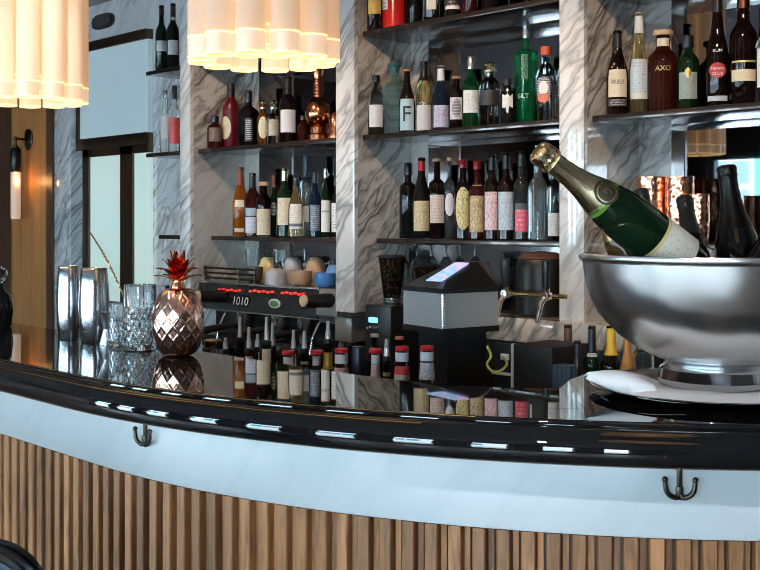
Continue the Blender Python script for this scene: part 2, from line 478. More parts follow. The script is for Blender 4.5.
PLACED = []
WM = {'liqueur bottles above the till': 1.24, 'bottles on the shelf above the coffee cups': 1.22, 'gin bottles in the middle bay': 1.14, 'bottles on the shelf under the pendant lamp': 1.12, 'bottles on the topmost shelf': 1.15, 'bottles on the short shelves by the window': 1.15, 'rum bottles over the champagne bowl': 1.04}
def bottle(px, Y, zb, ytop, wpx, st, glass, cap, labels, text, name='spirit_bottle', group=None, turn=0.0, cat='bottle', rmax=None, lets=(), H=None, loc=None, pourer=False, sqrot=None):
    """cap=(kind, material, start fraction); labels=[(shape, ytop, ybottom, half angle, material)]"""
    X, D = at(px, Y)
    if H is None: H = zat(ytop, D) - zb
    R = wpx * D / F / 2 * WM.get(group, 1.0)
    if rmax: R = min(R, rmax)
    for (X2, Y2, R2, z2, h2) in PLACED:
        if zb < z2 + h2 and z2 < zb + H:
            d = math.hypot(X - X2, Y - Y2)
            if d < R + R2 + .0012: R = max(.012, d - R2 - .0012)
    PLACED.append((X, Y, R, zb, H))
    root = thing(name, text, cat, (X, Y, zb), 0, group)
    face = math.atan2(-Y, -X) + turn
    sq = any(len(p) > 2 for p in ST[st])
    k = .86 if sq else 1.0
    rot = face if sqrot is None else face + sqrot
    mb = MB()
    mb.lathe([(p[1] * R * k, p[0] * H) + ((p[2],) if len(p) > 2 else ()) for p in ST[st]], 40 if sq else 28, rot=rot)
    mb.build('glass_body', glass, root)
    def rad(z, a):
        f = min(max(z / H, 0), 1)
        r, n = prof_r(st, f)
        r *= R * k
        if n != 2.0:
            c, s = abs(math.cos(a - rot)), abs(math.sin(a - rot))
            r = r / (c ** n + s ** n) ** (1 / n)
        return r
    nr = prof_r(st, .96)[0] * R * k
    if cap:
        kind, cm, cf = cap
        mb = MB(); z0 = cf * H
        if kind == 'screw':
            mb.lathe([(nr * 1.22, z0), (nr * 1.26, z0 + .002), (nr * 1.22, H * .995), (nr * 1.08, H * 1.004)], 24)
        elif kind == 'capsule':
            pr = []
            for i in range(7):
                f = cf + (1.0 - cf) * i / 6
                pr.append((rad(min(f, .95) * H, face) * 1.06 + .0008, f * H))
            pr.append((pr[-1][0] * .9, H * 1.006)); mb.lathe(pr, 24)
        elif kind == 'cork':
            mb.lathe([(nr * .95, z0), (nr * .98, (z0 + H) / 2), (nr * 1.45, (z0 + H) / 2 + .0005), (nr * 1.5, (z0 + H) / 2 + .003), (nr * 1.48, H * .99), (nr * 1.35, H * 1.003)], 24)
        elif kind == 'ball':
            mb.lathe([(nr * 1.3, z0), (nr * 1.4, z0 + .006), (nr * .6, z0 + .010), (nr * .55, z0 + .014), (nr * 1.0, z0 + .020), (nr * 1.15, z0 + .027), (nr * .8, z0 + .034), (nr * .2, z0 + .037)], 24)
        elif kind == 'flare':
            mb.lathe([(nr * 1.1, z0), (nr * 1.12, z0 + (H - z0) * .6), (nr * 1.5, z0 + (H - z0) * .75), (nr * 1.6, H * .99), (nr * 1.5, H * 1.004)], 24)
        mb.build('cap', cm, root)
    if pourer:
        mb = MB(); zz = H
        mb.lathe([(nr * 1.05, zz - .004), (nr * 1.15, zz), (nr * 1.15, zz + .008), (nr * .6, zz + .012)], 18)
        mb.build('pourer_cork', blk, root)
        mb = MB()
        dx = math.cos(face) * .006
        dy = math.sin(face) * .006
        mb.tube([(0, 0, zz + .010), (0, 0, zz + .03), (dx * .4, dy * .4, zz + pourer * .6), (dx * 1.3, dy * 1.3, zz + pourer)], [.0075, .0065, .0052, .0042], 12)
        mb.build('pourer_spout', M('satin_steel', (.80, .81, .83), .28, metal=.45), root)
    for i, L in enumerate(labels):
        shape, y0, y1, half, lm = L[:5]
        mb = MB()
        za, zb_ = zat(y1, D) - zb, zat(y0, D) - zb
        zl, zh = max(.004, za), min(H * .98, zb_)
        patch(mb, rad, face + (L[5] if len(L) > 5 else 0), half, zl, zh, shape, off=.0008 + .0005 * i)
        lo = mb.build('paper_label', lm, root, recalc=True)
    for T in lets:
        s, yc, h, tm = T[:4]
        mb = MB()
        wrap_text(mb, s, h * D / F, rad, face + (T[5] if len(T) > 5 else 0), zat(yc, D) - zb, .0024, maxw=(T[4] if len(T) > 4 else None))
        mb.build('lettering', tm, root, smooth=False)
    return root
# ================================================================== THE ROOM
YP, YB = 2.65, 2.94                  # pillar faces, back wall
CEIL = 2.57
def sbox(name, m, *a, **k):
    mb = MB(); mb.box(*a, **k); return struct(name, mb, m)
sbox('floor', floorm, -6.9, 3.2, -2.7, 3.2, -.06, 0)
sbox('ceiling', ceilm, -6.9, 3.2, -2.7, 3.2, CEIL, CEIL + .08)
sbox('wall_back', mar, -4.061, 3.2, YB, YB + .12, 0, CEIL)
sbox('wall_right', plaster, 3.2, 3.3, -2.7, 3.2, 0, CEIL)
sbox('wall_left', darkw, -7.0, -6.9, -2.7, 3.2, 0, CEIL)
sbox('wall_doorway', darkw, -6.9, -6.17, 2.98, 3.06, 0, CEIL)
sbox('wall_oak', oakw, -6.17, -5.722, 2.865, 3.06, 0, CEIL)
sbox('trim_1', darkw, -5.722, -5.650, 2.858, 3.06, 0, CEIL)
# marble pier beside the frosted windows
sbox('trim_2', marpale, -5.6495, -5.46, 2.87, 3.06, 0, CEIL, bev=.002)
sbox('wall_window', marpale, -5.459, -4.062, YB, YB + .12, 0, CEIL)
# pillars of the back bar
for i, (x0, x1) in enumerate(((-4.062, -3.985), (-3.034, -2.936), (-2.019, -1.932), (-.99, -.90), (.06, .15))):
    mb = MB(); mb.box(x0, x1, YP + .018, YB, 1.085, CEIL)
    o = struct('trim_%d' % (3 + i), mb, mar)
    mb = MB(); mb.box(x0 - .0012, x1 + .0012, YP, YP + .018, 1.083, CEIL, bev=.0015)
    struct('pillar_facing', mb, marpale, o)
# windows in the marble: frosted panes lit by the day behind them
frost_a = M('frosted_pane', (.40, .48, .50), .28, emit=(.50, .69, .76), es=.22)
frost_b = M('frosted_pane_pale', (.48, .56, .53), .28, emit=(.66, .86, .78), es=.33)
mb = MB()
X0, X1, ZT, ZM = -5.455, -4.745, 2.368, 1.815
W0, W1 = 2.895, 2.939
mb.box(X0, X1, W0, W1, ZT - .05, ZT, bev=.002); mb.box(X0, X1, W0, W1, ZM - .02, ZM + .04, bev=.002)
mb.box(X0, X0 + .024, W0 + .002, W1, ZM, ZT)
w1 = struct('window_1', mb, bronze)
mb = MB(); mb.box(X0 + .02, X1 - .001, W0 + .014, W1 - .002, ZM + .035, ZT - .045); struct('window_pane', mb, frost_a, w1)
mb = MB()
mb.box(-5.40, -5.338, W0 + .01, W1, .98, ZM - .018); mb.box(-5.007, -4.89, W0 + .01, W1, .98, ZM - .018)
mb.box(-5.40, X1, W0 + .01, W1, .95, 1.0); mb.box(-5.40, X1, W0 + .01, W1, ZM - .06, ZM - .018)
w2 = struct('window_2', mb, bronze)
mb = MB(); mb.box(-5.338, -5.007, W0 + .024, W1 - .002, 1.0, ZM - .06); struct('window_pane', mb, frost_b, w2)
mb = MB(); mb.box(-4.89, X1, W0 + .024, W1 - .002, 1.0, ZM - .06); struct('window_pane', mb, frost_b, w2)
# street side: tall windows behind the photographer
WZ0, WZ1, SY = .30, 1.99, -2.7
wins = [(-6.75, -6.05), (-5.85, -5.25), (-4.95, -4.35), (-3.95, -3.35), (-2.95, -2.35), (-1.95, -1.35), (-.95, -.35), (.05, .65), (1.05, 1.65), (2.05, 2.65)]
mb = MB()
mb.box(-6.9, 3.2, SY - .12, SY, 0, WZ0); mb.box(-6.9, 3.2, SY - .12, SY, WZ1, CEIL)
xs = [-6.9] + [v for w in wins for v in w] + [3.2]
for a, c in zip(xs[0::2], xs[1::2]): mb.box(a, c, SY - .12, SY, WZ0, WZ1)
struct('wall_street', mb, plaster)
for i, (a, c) in enumerate(wins):
    mb = MB()
    mb.box(a, a + .05, SY - .10, SY - .03, WZ0, WZ1); mb.box(c - .05, c, SY - .10, SY - .03, WZ0, WZ1)
    mb.box(a, c, SY - .10, SY - .03, WZ0, WZ0 + .05); mb.box(a, c, SY - .10, SY - .03, WZ1 - .05, WZ1)
    struct('window_%d' % (3 + i), mb, blk)
sbox('ground', M('street_paving', (.30, .30, .31), .8), -30, 30, -30, -2.82, -.14, -.06)
# the house across the street, seen in the mirrors
fac = thing('building', 'white house with teal shutters across the street, seen in the mirror', 'building', (-7.5, -11.0, -.06))
fw = M('white_render', (.84, .86, .86), .8); teal = M('teal_shutter', (.06, .34, .36), .5); paneb = M('dark_window_pane', (.10, .16, .18), .1)
mb = MB(); mb.box(-14, 14, -1, 0, 0, 6.2); mb.build('wall', fw, fac)
for k in range(10):
    x = -11 + k * 2.3
    mb = MB()
    mb.box(x - .42, x + .42, 0, .05, 1.55, 3.05); wf = mb.build('window', fw, fac)
    mb = MB()
    for q in range(2):
        for r_ in range(3):
            mb.box(x - .36 + q * .38, x - .02 + q * .38, .05, .06, 1.62 + r_ * .47, 2.02 + r_ * .47)
    mb.build('pane', paneb, wf)
    for sx in (-1, 1):
        mb = MB()
        mb.box(x + sx * .66 - .22, x + sx * .66 + .22, 0.001, .05, 1.5, 3.1)
        for r_ in range(16): mb.box(x + sx * .66 - .18, x + sx * .66 + .18, .05, .065, 1.56 + r_ * .093, 1.62 + r_ * .093)
        mb.build('shutter', teal, fac)

# back wall mirrors
for x0, x1, t in ((-3.872, -3.036, 'smoked mirror behind the bottles over the coffee machine'), (-2.839, -2.021, 'smoked mirror behind the middle bay of bottles'),
                  (-1.815, -.992, 'smoked mirror behind the bay over the champagne bowl')):
    mb = MB(); mb.box(x0, x1, YB - .006, YB - .0005, 1.10, CEIL - .002)
    tag(mb.build('wall_mirror', mirrorm), t, 'mirror')

# shelves
SH = {1: (2.099, 2.690), 2: (1.724, 2.690), 3: (1.350, 2.758)}
bays = {'stub': (-4.405, -4.0635), 'left': (-3.983, -3.0365), 'mid': (-2.934, -2.0215), 'right': (-1.930, -.9925)}
words = {'stub': {1: 'short dark shelf above the others by the frosted window, two bottles on it', 2: 'short dark shelf by the frosted window, halfway up', 3: 'empty short dark shelf above the copper pineapple'},
         'left': {1: 'dark shelf behind the middle pendant lamp', 2: 'dark shelf just under the middle pendant lamp carrying whiskey bottles', 3: 'dark shelf of bottles above the coffee cups'},
         'mid': {1: 'topmost dark shelf of the middle bay', 2: 'dark shelf of gin bottles in the middle bay', 3: 'dark shelf of liqueur bottles above the till'},
         'right': {1: 'topmost dark shelf over the champagne bowl', 2: 'dark shelf of rum bottles over the champagne bowl', 3: 'dark shelf holding copper tumblers behind the champagne bowl'}}
def shelf_front(bay, lv):
    return SH[lv][1]
for b_, (x0, x1) in bays.items():
    for lv, (z, yf) in SH.items():
        mb = MB()
        mb.box(x0, x1, yf, YB - .0065, z - .018, z, bev=.0015)
        tag(mb.build('wall_shelf', shelfm), words[b_][lv], 'shelf', 'back bar shelves')

# ------------------------------------------------------------------ the bar
ARC = Vector((-2.06, 2.89)); AR = 1.8
def fpt(s, off):                      # s<0 straight part (metres left of the curve), s>0 arc length
    if s <= 0: return (ARC.x + s, ARC.y - AR - off)
    th = s / AR
    return (ARC.x + (AR + off) * math.sin(th), ARC.y - (AR + off) * math.cos(th))
SEND = AR * math.radians(58.9)
S0 = -2.6
ss = [S0 + (0 - S0) * i / 12 for i in range(12)] + [SEND * i / 44 for i in range(45)]
def sweep(mb, prof, closed=True, mi=0):
    rings = []
    for s in ss:
        rings.append([mb.bm.verts.new((*fpt(s, o), z)) for o, z in prof])
    n = len(prof)
    for a, c in zip(rings[:-1], rings[1:]):
        for k in range(n if closed else n - 1):
            mb.bm.faces.new((a[k], a[(k + 1) % n], c[(k + 1) % n], c[k])).material_index = mi
    if closed:
        mb.bm.faces.new(list(reversed(rings[0]))); mb.bm.faces.new(rings[-1])
mb = MB()
front = [fpt(s, -.001) for s in ss]
back = [(-.52, 1.955), (-1.20, 1.955), (-1.31, 1.952), (-1.345, 1.925), (-1.345, 1.86), (-1.315, 1.76), (-1.26, 1.655), (-1.33, 1.585), (-1.42, 1.54), (-1.52, 1.512), (-1.65, 1.50), (ARC.x + S0, 1.50)]
poly = front + back
mb.prism(poly, COUNTER - .04, COUNTER)
# stepped and rounded front edge
pr = [(-.006, 1.0999), (-.002, 1.0995), (.001, 1.0975), (.002, 1.0945), (.0025, 1.0915), (.013, 1.0895), (.0175, 1.088), (.0195, 1.0855),
      (.0215, 1.0815), (.027, 1.0785), (.0325, 1.073), (.036, 1.064), (.0365, 1.054), (.035, 1.045), (.031, 1.0385), (.025, 1.034), (.016, 1.0315), (-.07, 1.0305), (-.07, 1.06)]
sweep(mb, pr)
ct = mb.build('bar_counter', ctop, ang=50)
tag(ct, 'long polished black stone bar top with a rounded stepped edge curving to the right', 'bar top')

def highlight_line(o_, z_, s_end):  # thin orange metal lines in place of warm lamp reflections along the edge
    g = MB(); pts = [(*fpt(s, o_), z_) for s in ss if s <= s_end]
    g.tube(pts, .0011, 6); return g.build('edge_highlight', M('orange_highlight', (.85, .48, .14), .25, metal=1), ct)
highlight_line(.0012, 1.0982, .95); highlight_line(.0195, 1.0862, .85)
bf = thing('bar_cladding', 'curved bar front of wooden slats under a white stone band', 'bar front', (ARC.x, ARC.y - AR, 0))
off_ = Vector((ARC.x, ARC.y - AR, 0))
def bfbuild(mb, name, m, **k):
    for v in mb.bm.verts: v.co -= off_
    return mb.build(name, m, bf, **k)
mb = MB(); sweep(mb, [(-.055, 1.0302), (-.055, .908), (-.057, .905), (-.090, .905), (-.090, 1.0302)]); bfbuild(mb, 'stone_band', onyx)
mb = MB(); sweep(mb, [(-.0835, .9045), (-.0835, .0), (-.12, .0), (-.12, 1.059), (-.0905, 1.059), (-.0905, .9045)]); bfbuild(mb, 'backing_board', darkw)
mb = MB()
s = S0 + .02
PITCH = .0425
while s < SEND - .03:
    w = .0255
    pts = [fpt(s, -.083), fpt(s + .001, -.0595), fpt(s + .003, -.057), fpt(s + w - .003, -.057), fpt(s + w - .001, -.0595), fpt(s + w, -.083)]
    mb.prism(pts, .09, .9035)
    # the narrower set-back batten between two faces
    pts = [fpt(s + w + .0015, -.083), fpt(s + w + .0015, -.072), fpt(s + w + .0118, -.072), fpt(s + w + .0118, -.083)]
    mb.prism(pts, .09, .9035)
    s += PITCH
bfbuild(mb, 'wooden_slats', slatm, smooth=False)
mb = MB(); sweep(mb, [(-.083, .0), (-.083, .085), (-.062, .085), (-.062, .0)]); bfbuild(mb, 'plinth', bronze)

# speed rail, a steel trough fixed behind the bar
mb = MB()
ZR = .84
mb.box(-3.6, -1.75, 1.80, 2.07, ZR - .012, ZR); mb.box(-3.6, -1.75, 2.058, 2.07, ZR, ZR + .05); mb.box(-3.6, -1.75, 1.79, 1.80, ZR - .012, ZR + .12)
for x in (-3.58, -2.65, -1.77): mb.box(x - .015, x + .015, 1.80, 1.83, 0, ZR - .012); mb.box(x - .015, x + .015, 2.04, 2.07, 0, ZR - .012)
tag(mb.build('speed_rail', steel), 'steel bottle trough behind the bar top holding the pourer bottles', 'bottle rail')
# back counter under the pillars
bc = thing('back_counter', 'dark counter along the wall carrying coffee machine and till', 'counter', (-2.4, 2.55, 0))
mb = MB(); mb.box(-1.58, 1.9, -.40, .388, .85, .88, bev=.002); mb.build('worktop', ctop, bc)
mb = MB(); mb.box(-1.56, 1.88, -.36, .387, 0, .849); mb.build('cupboard', blk, bc)
# marble ledge under the beer tower
mb = MB(); mb.box(-2.36, -1.55, 2.60, YB - .001, 1.046, 1.118, bev=.002)
struct('trim_9', mb, mar)

mb = MB(); mb.box(-3.03, -2.37, YB - .012, YB - .0065, .88, 1.331); mb.box(-2.37, -2.0215, YB - .012, YB - .0065, 1.1185, 1.331)
struct('trim_10', mb, blkgl)
mb = MB(); mb.box(-3.03, -2.37, 2.90, 2.925, .8805, 1.08); struct('trim_11', mb, blk)
# coat hooks under the edge
def hook(px, label):
    # on the stone band surface
    best = None
    for i in range(2000):
        s = S0 + (SEND - S0) * i / 1999
        x, y = fpt(s, -.0545)
        dx, dy = ray(px)
        e = abs(x * dy - y * dx)
        if best is None or e < best[0]: best = (e, s)
    s = best[1]; x, y = fpt(s, -.0545)
    th = max(0, s) / AR
    t = thing('coat_hook', label, 'hook', (x, y, .995), th, 'coat hooks')
    # local -Y is outward
    mb = MB(); mb.box(-.0045, .0045, -.005, 0, -.006, .034, bev=.002); mb.box(-.006, .006, -.008, 0, -.022, -.004, bev=.003); mb.build('back_plate', hookm, t)
    for sx in (-1, 1):
        mb = MB()
        pts = [(sx * .001, -.005, -.018)]
        for k in range(9):
            a = PI / 2 * k / 8
            pts.append((sx * (.003 + .0195 * math.sin(a)), -.006 - .003 * math.sin(a), -.004 - .0185 * math.cos(a)))
        pts += [(sx * .0232, -.009, .001), (sx * .0235, -.009, .005)]
        mb.tube(pts, [.0042] * 9 + [.004, .0036, .0034], 10)
        mb.sphere((sx * .0236, -.009, .007), .0050, 12, 8)
        mb.build('prong', hookm, t)
    return t
hook(146, 'dark double coat hook under the bar edge below the copper pineapple')
hook(680, 'dark double coat hook under the bar edge below the silver bowl')

# ------------------------------------------------------------------ pendant lamps
glow = M('frosted_lamp_glass', (.93, .84, .74), .28, emit=(1.0, .75, .50), es=.20)
ns, ls, b = nt(glow)
# translucent milk glass
tr = ns.new('ShaderNodeBsdfTranslucent'); tr.inputs['Color'].default_value = (1, .86, .70, 1)
mx = ns.new('ShaderNodeMixShader'); mx.inputs[0].default_value = .45
out = [n for n in ns if n.type == 'OUTPUT_MATERIAL'][0]
ls.new(b.outputs[0], mx.inputs[1]); ls.new(tr.outputs[0], mx.inputs[2]); ls.new(mx.outputs[0], out.inputs[0])
rimglow = M('glowing_glass_rim', (1, .85, .5), .3, emit=(1.0, .70, .26), es=1.15)
bulbm = M('warm_bulb', (1, .9, .7), .3, emit=(1.0, .72, .38), es=16.0)
def pendant(px, D, label, rot):
    dx, dy = ray(px)
    x, y = D * dx, D * dy
    zb = 1.721
    t = thing('pendant_lamp', label, 'lamp', (x, y, zb), rot, 'glass tube pendant lamps')
    mb = MB(); mb.lathe([(.012, .72), (.012, CEIL - zb - .02), (.05, CEIL - zb - .018), (.055, CEIL - zb)], 20); mb.build('stem', brass, t)
    mb = MB(); mb.lathe([(.03, .700), (.13, .703), (.135, .715), (.03, .73)], 32); mb.build('top_plate', brass, t)
    mb = MB(); mb.sphere((0, 0, .34), .03, 16, 10, 3.5); mb.build('bulb', bulbm, t)
    tr_ = .0285; L = .70
    lay = [(12, .122, 0.0), (7, .063, .02)]
    for n, R, dz in lay:
        for k in range(n):
            a = 2 * PI * k / n + (.1 if n == 7 else 0)
            cx, cy = R * math.cos(a), R * math.sin(a)
            Mx = Matrix.Translation((cx, cy, dz))
            mb = MB()
            mb.lathe([(tr_ * .90, L), (tr_, L), (tr_, .0425), (tr_ * 1.012, .0418), (tr_ * 1.012, .0398), (tr_, .039), (tr_, .004), (tr_ * .97, .0), (tr_ * .88, .0), (tr_ * .86, .004), (tr_ * .86, L)], 22, M=Mx, cap0=False, cap1=False)
            for f in mb.bm.faces:
                zc = f.calc_center_median().z - dz
                if zc < .0055 or (.039 < zc < .0424 and f.calc_center_median().x ** 2 >= 0): f.material_index = 1
                elif zc < .039: f.material_index = 2
            mb.build('glass_tube', [glow, rimglow, M('thick_glass_end', (.90, .76, .62), .2, trans=.35, emit=(1.0, .72, .50), es=.30)], t)
    return t
pendant(263.5, 2.15, 'middle cluster of frosted glass tubes glowing warm above the bar', .2)
pendant(29, 2.87, 'frosted glass tube lamp cut by the left edge of the picture', .05)
pendant(731, 1.347, 'glass tube lamp of the same row over the silver bowl, just above the picture', .1)
# ------------------------------------------------------------------ wall sconce
xs_, Ds = at(29, 2.865)
sc_ = thing('wall_sconce', 'bronze wall lamp with a glass tube on the oak panel', 'lamp', (xs_, 2.865, 1.41))
zz = zat(139.5, Ds) - 1.41
mb = MB(); mb.lathe([(.050, 0), (.052, .006), (.044, .011), (.012, .013)], 28, M=Matrix.Translation((0, 0, zz)) @ Matrix.Rotation(PI / 2, 4, 'X') @ Matrix.Diagonal((1, 1.2, 1, 1))); mb.build('wall_plate', bronze, sc_)
mb = MB(); mb.tube([(0, -.01, zz), (0, -.075, zz)], .008); mb.sphere((0, -.08, zz), .014); mb.cyl((0, -.08, zz), (0, -.08, zz - .05), .007); mb.sphere((0, -.08, zz - .045), .016, sz=.7); mb.build('arm', bronze, sc_)
mb = MB(); mb.lathe([(.012, zz - .045), (.026, zz - .055), (.031, zz - .07), (.031, zz - .185), (.029, zz - .188)], 24, M=Matrix.Translation((0, -.08, 0))); mb.build('socket', M('black_metal', (.03, .03, .03), .35, metal=.8), sc_)
mb = MB(); mb.lathe([(.0275, zz - .189), (.0275, zz - .44), (.026, zz - .455), (.022, zz - .455), (.022, zz - .42), (.022, zz - .189)], 24, M=Matrix.Translation((0, -.08, 0)), cap0=False, cap1=False)
mb.build('glass_tube', M('sconce_glass', (.62, .52, .45), .3, trans=.5, emit=(1, .70, .52), es=.16), sc_)
mb = MB(); mb.lathe([(.008, zz - .19), (.012, zz - .24), (.004, zz - .27)], 12, M=Matrix.Translation((0, -.08, 0))); mb.build('bulb', M('sconce_bulb', (1, .8, .5), .3, emit=(1, .55, .2), es=9), sc_)
# oval black speaker grille in the marble above the window
xo, Do = at(104, YB)
mb = MB()
zc = zat(21.5, Do)
prf = []
pts = []
for k in range(40):
    a = 2 * PI * k / 40
    c, s_ = math.cos(a), math.sin(a)
    pts.append((.112 * math.copysign(abs(c) ** .6, c), .040 * math.copysign(abs(s_) ** .8, s_)))
Mx = Matrix.Translation((xo, YB - .0005, zc)) @ Matrix.Rotation(PI / 2, 4, 'X')
mb.prism(pts, 0, .012, M=Mx)
sp = mb.build('wall_speaker', blk)
tag(sp, 'oval black grille set in the marble above the frosted window', 'speaker')
mb = MB(); mb.prism([(x * .82, y * .72) for x, y in pts], .012, .016, M=Mx); mb.build('grille', M('grille_mesh', (.03, .03, .03), .6), sp)

# ------------------------------------------------------------------ coffee machine
cm = thing('coffee_machine', 'wide espresso machine with black front panel and red lit buttons', 'coffee machine', (-3.55, 2.80, .88))
def L(v): return Vector(v) - Vector((-3.55, 2.80, .88))
def cbuild(mb, name, m, par=None, **k):
    for v in mb.bm.verts: v.co -= Vector((-3.55, 2.80, .88))
    return mb.build(name, m, par or cm, **k)
gpan = M('machine_grey', (.30, .29, .28), .3, metal=.5)
mb = MB(); mb.box(-3.975, -3.045, 2.725, 2.925, 1.045, 1.155, bev=.006); cbuild(mb, 'housing', gpan)
mb = MB(); mb.box(-3.95, -3.05, 2.76, 2.925, .90, 1.045); mb.box(-3.97, -3.05, 2.70, 2.925, .8805, .93, bev=.004); cbuild(mb, 'base', M('machine_dark', (.05, .05, .05), .25, metal=.7))
# raked black glass front
mb = MB()
vs = [(-3.975, 2.690, 1.150), (-3.174, 2.690, 1.158), (-3.174, 2.675, 1.050), (-3.99 + .02, 2.675, 1.043), (-3.975, 2.724, 1.150), (-3.174, 2.724, 1.158), (-3.174, 2.724, 1.050), (-3.97, 2.724, 1.043)]
mb.faces(vs, [(0, 1, 2, 3), (4, 7, 6, 5), (0, 4, 5, 1), (1, 5, 6, 2), (2, 6, 7, 3), (3, 7, 4, 0)]); cbuild(mb, 'front_panel', M('panel_black_glass', (.015, .016, .016), .09, coat=.5))
mb = MB(); mb.box(-3.98, -3.174, 2.684, 2.73, 1.1515, 1.1595, bev=.002); mb.box(-3.9, -3.17, 2.672, 2.70, 1.040, 1.046, bev=.002); cbuild(mb, 'chrome_trim', chrome)
mb = MB(); mb.prism([(2.672, 1.060), (2.672, 1.10), (2.69, 1.159), (2.72, 1.159), (2.724, 1.03), (2.70, 1.03)], 0, .118, M=Matrix(((0, 0, 1, -3.172), (1, 0, 0, 0), (0, 1, 0, 0), (0, 0, 0, 1))))
cbuild(mb, 'end_cheek', gpan)
mb = MB()
mb.tube([(-3.06, 2.70, 1.05), (-3.03, 2.69, 1.01), (-3.05, 2.69, .95), (-3.07, 2.70, .885)], .012, 10); mb.box(-3.07, -2.975, 2.672, 2.83, .97, 1.062, bev=.01); cbuild(mb, 'side_leg', gpan)
led = M('red_lit_button', (.8, .05, .03), .4, emit=(1, .05, .04), es=.5)
def onpanel(px, y): 
    X, D = at(px, 2.680); return X, zat(y, D)
for (xa, xb, ya, yb) in ((219, 239, 289.5, 291), (250, 272, 291, 292.5), (282, 303, 292.8, 294.5)):
    for k in range(6):
        px = xa + (xb - xa) * k / 5
        X, z = onpanel(px, ya + (yb - ya) * k / 5)
        mb = MB(); mb.box(X - .0045, X + .0045, 2.676, 2.690, z - .005 + .003 * (k % 2), z + .004 + .003 * (k % 2), bev=.001); cbuild(mb, 'button', led)
X, z = onpanel(242, 301)
vs, fs = text_geo('1010', .034)
mb = MB(); mb.faces([(X + a * 1.15 + b_ * .25, 2.6745, z + b_) for a, b_ in vs], fs); cbuild(mb, 'lettering', M('white_print', (.8, .8, .8), .4), smooth=False)
X, z = onpanel(275, 303.5)
mb = MB(); mb.lathe([(.030, 0), (.030, .003)], 28, M=Matrix.Translation((X, 2.679, z)) @ Matrix.Rotation(PI / 2, 4, 'X') @ Matrix.Diagonal((1.2, .62, 1, 1))); bd = cbuild(mb, 'badge', M('badge_white', (.75, .78, .72), .4))
mb = MB(); mb.lathe([(.023, 0), (.023, .003)], 28, M=Matrix.Translation((X, 2.6775, z)) @ Matrix.Rotation(PI / 2, 4, 'X') @ Matrix.Diagonal((1.2, .55, 1, 1))); cbuild(mb, 'badge_centre', M('badge_green', (.10, .22, .10), .4), bd).matrix_parent_inverse = Matrix()
for px, y in ((224, 296), (331, 300.5)):
    X, z = onpanel(px, y)
    mb = MB(); mb.cyl((X, 2.68, z), (X - .01, 2.56, z + .004), .027, .025, 20); kn = cbuild(mb, 'steam_knob', blk)
    mb = MB(); mb.cyl((X - .01, 2.5605, z + .004), (X - .0105, 2.552, z + .004), .023, .021, 20); cbuild(mb, 'wooden_cap', M('pale_wood', (.62, .45, .30), .5), kn)
for k, px in enumerate((242, 277, 303)):
    X, D = at(px, 2.72)
    mb = MB(); mb.lathe([(.034, .995), (.036, 1.0), (.036, 1.044)], 24, M=Matrix.Translation((X, 2.735, 0))); mb.cyl((X, 2.735, .995), (X, 2.735, .965), .028, .022); mb.tube([(X, 2.735, .97), (X - .015, 2.73, .955), (X - .02, 2.73, .935)], .008); gh = cbuild(mb, 'group_head', chrome)
    mb = MB(); mb.tube([(X, 2.70, .985), (X - .01, 2.64, .982), (X - .03, 2.54, .968)], [.009, .013, .018], 12); cbuild(mb, 'portafilter_handle', blk, gh)
for px in (228, 322):
    X, D = at(px, 2.70)
    mb = MB(); mb.tube([(X, 2.70, 1.045), (X, 2.68, 1.02), (X - .01, 2.66, .97), (X - .01, 2.65, .91)], .006); cbuild(mb, 'steam_wand', chrome)
mb = MB()
for k in range(3):
    z = 1.172 + k * .021
    mb.tube([(-3.60, 2.712, z), (-3.955, 2.712, z)], .0045, 8); mb.sphere((-3.96, 2.712, z), .010, 12, 8)
for x in (-3.61, -3.72): mb.cyl((x, 2.712, 1.155), (x, 2.712, 1.22), .004, seg=8)
cbuild(mb, 'cup_rail', bronze)

# cups and tumblers on the machine
def cup(px, Y, r, h, col, label, z=1.1565, upside=False, hand=0.0, pattern=None):
    X, D = at(px, Y)
    t = thing('coffee_cup', label, 'cup', (X, Y, z), hand, 'coffee cups on the machine')
    m = M('glaze_%d' % (int(px * 10)), col, .3) if pattern is None else pattern
    pr = [(r * .50, 0), (r * .58, .003), (r * .78, h * .12), (r * .93, h * .32), (r * .99, h * .65), (r, h), (r * .93, h), (r * .90, h * .62), (r * .80, h * .28), (.004, h * .12)]
    if upside: pr = [(a, h - b_) for a, b_ in pr]
    mb = MB(); mb.lathe(pr, 26, cap1=True); mb.build('bowl', m, t)
    mb = MB()
    mb.tube([(r * .93, 0, h * .75), (r * 1.28, 0, h * .80), (r * 1.5, 0, h * .55), (r * 1.3, 0, h * .28), (r * .86, 0, h * .3)], .0055, 8); mb.build('handle', m, t)
    return t
for a in ((254.5, 2.755, .036, .068, (.10, .08, .06), 'dark brown coffee cup, first of the cups from the left', False, 3.0),
          (276, 2.750, .046, .066, (.36, .37, .40), 'grey coffee cup turned over, next to the dark brown cup', True, 2.9),
          (301, 2.750, .045, .062, (.40, .25, .15), 'tan coffee cup with its handle to the left', False, 2.7),
          (325, 2.750, .042, .058, (.06, .20, .48), 'blue coffee cup close to the marble pillar', False, 2.8),
          (268, 2.850, .040, .105, (.78, .60, .30), 'cream yellow cup behind the grey cup', True, 1.0),
          (293, 2.850, .042, .108, (.42, .42, .46), 'slate grey cup behind the tan cup', True, 1.0),
          (316, 2.855, .042, .112, (.50, .32, .20), 'brown cup behind the blue cup', True, .6),
          (334, 2.842, .034, .085, (.10, .28, .62), 'bright blue cup half behind the marble pillar', True, .4)):
    cup(a[0], a[1], a[2], a[3], a[4], a[5], upside=a[6], hand=a[7])
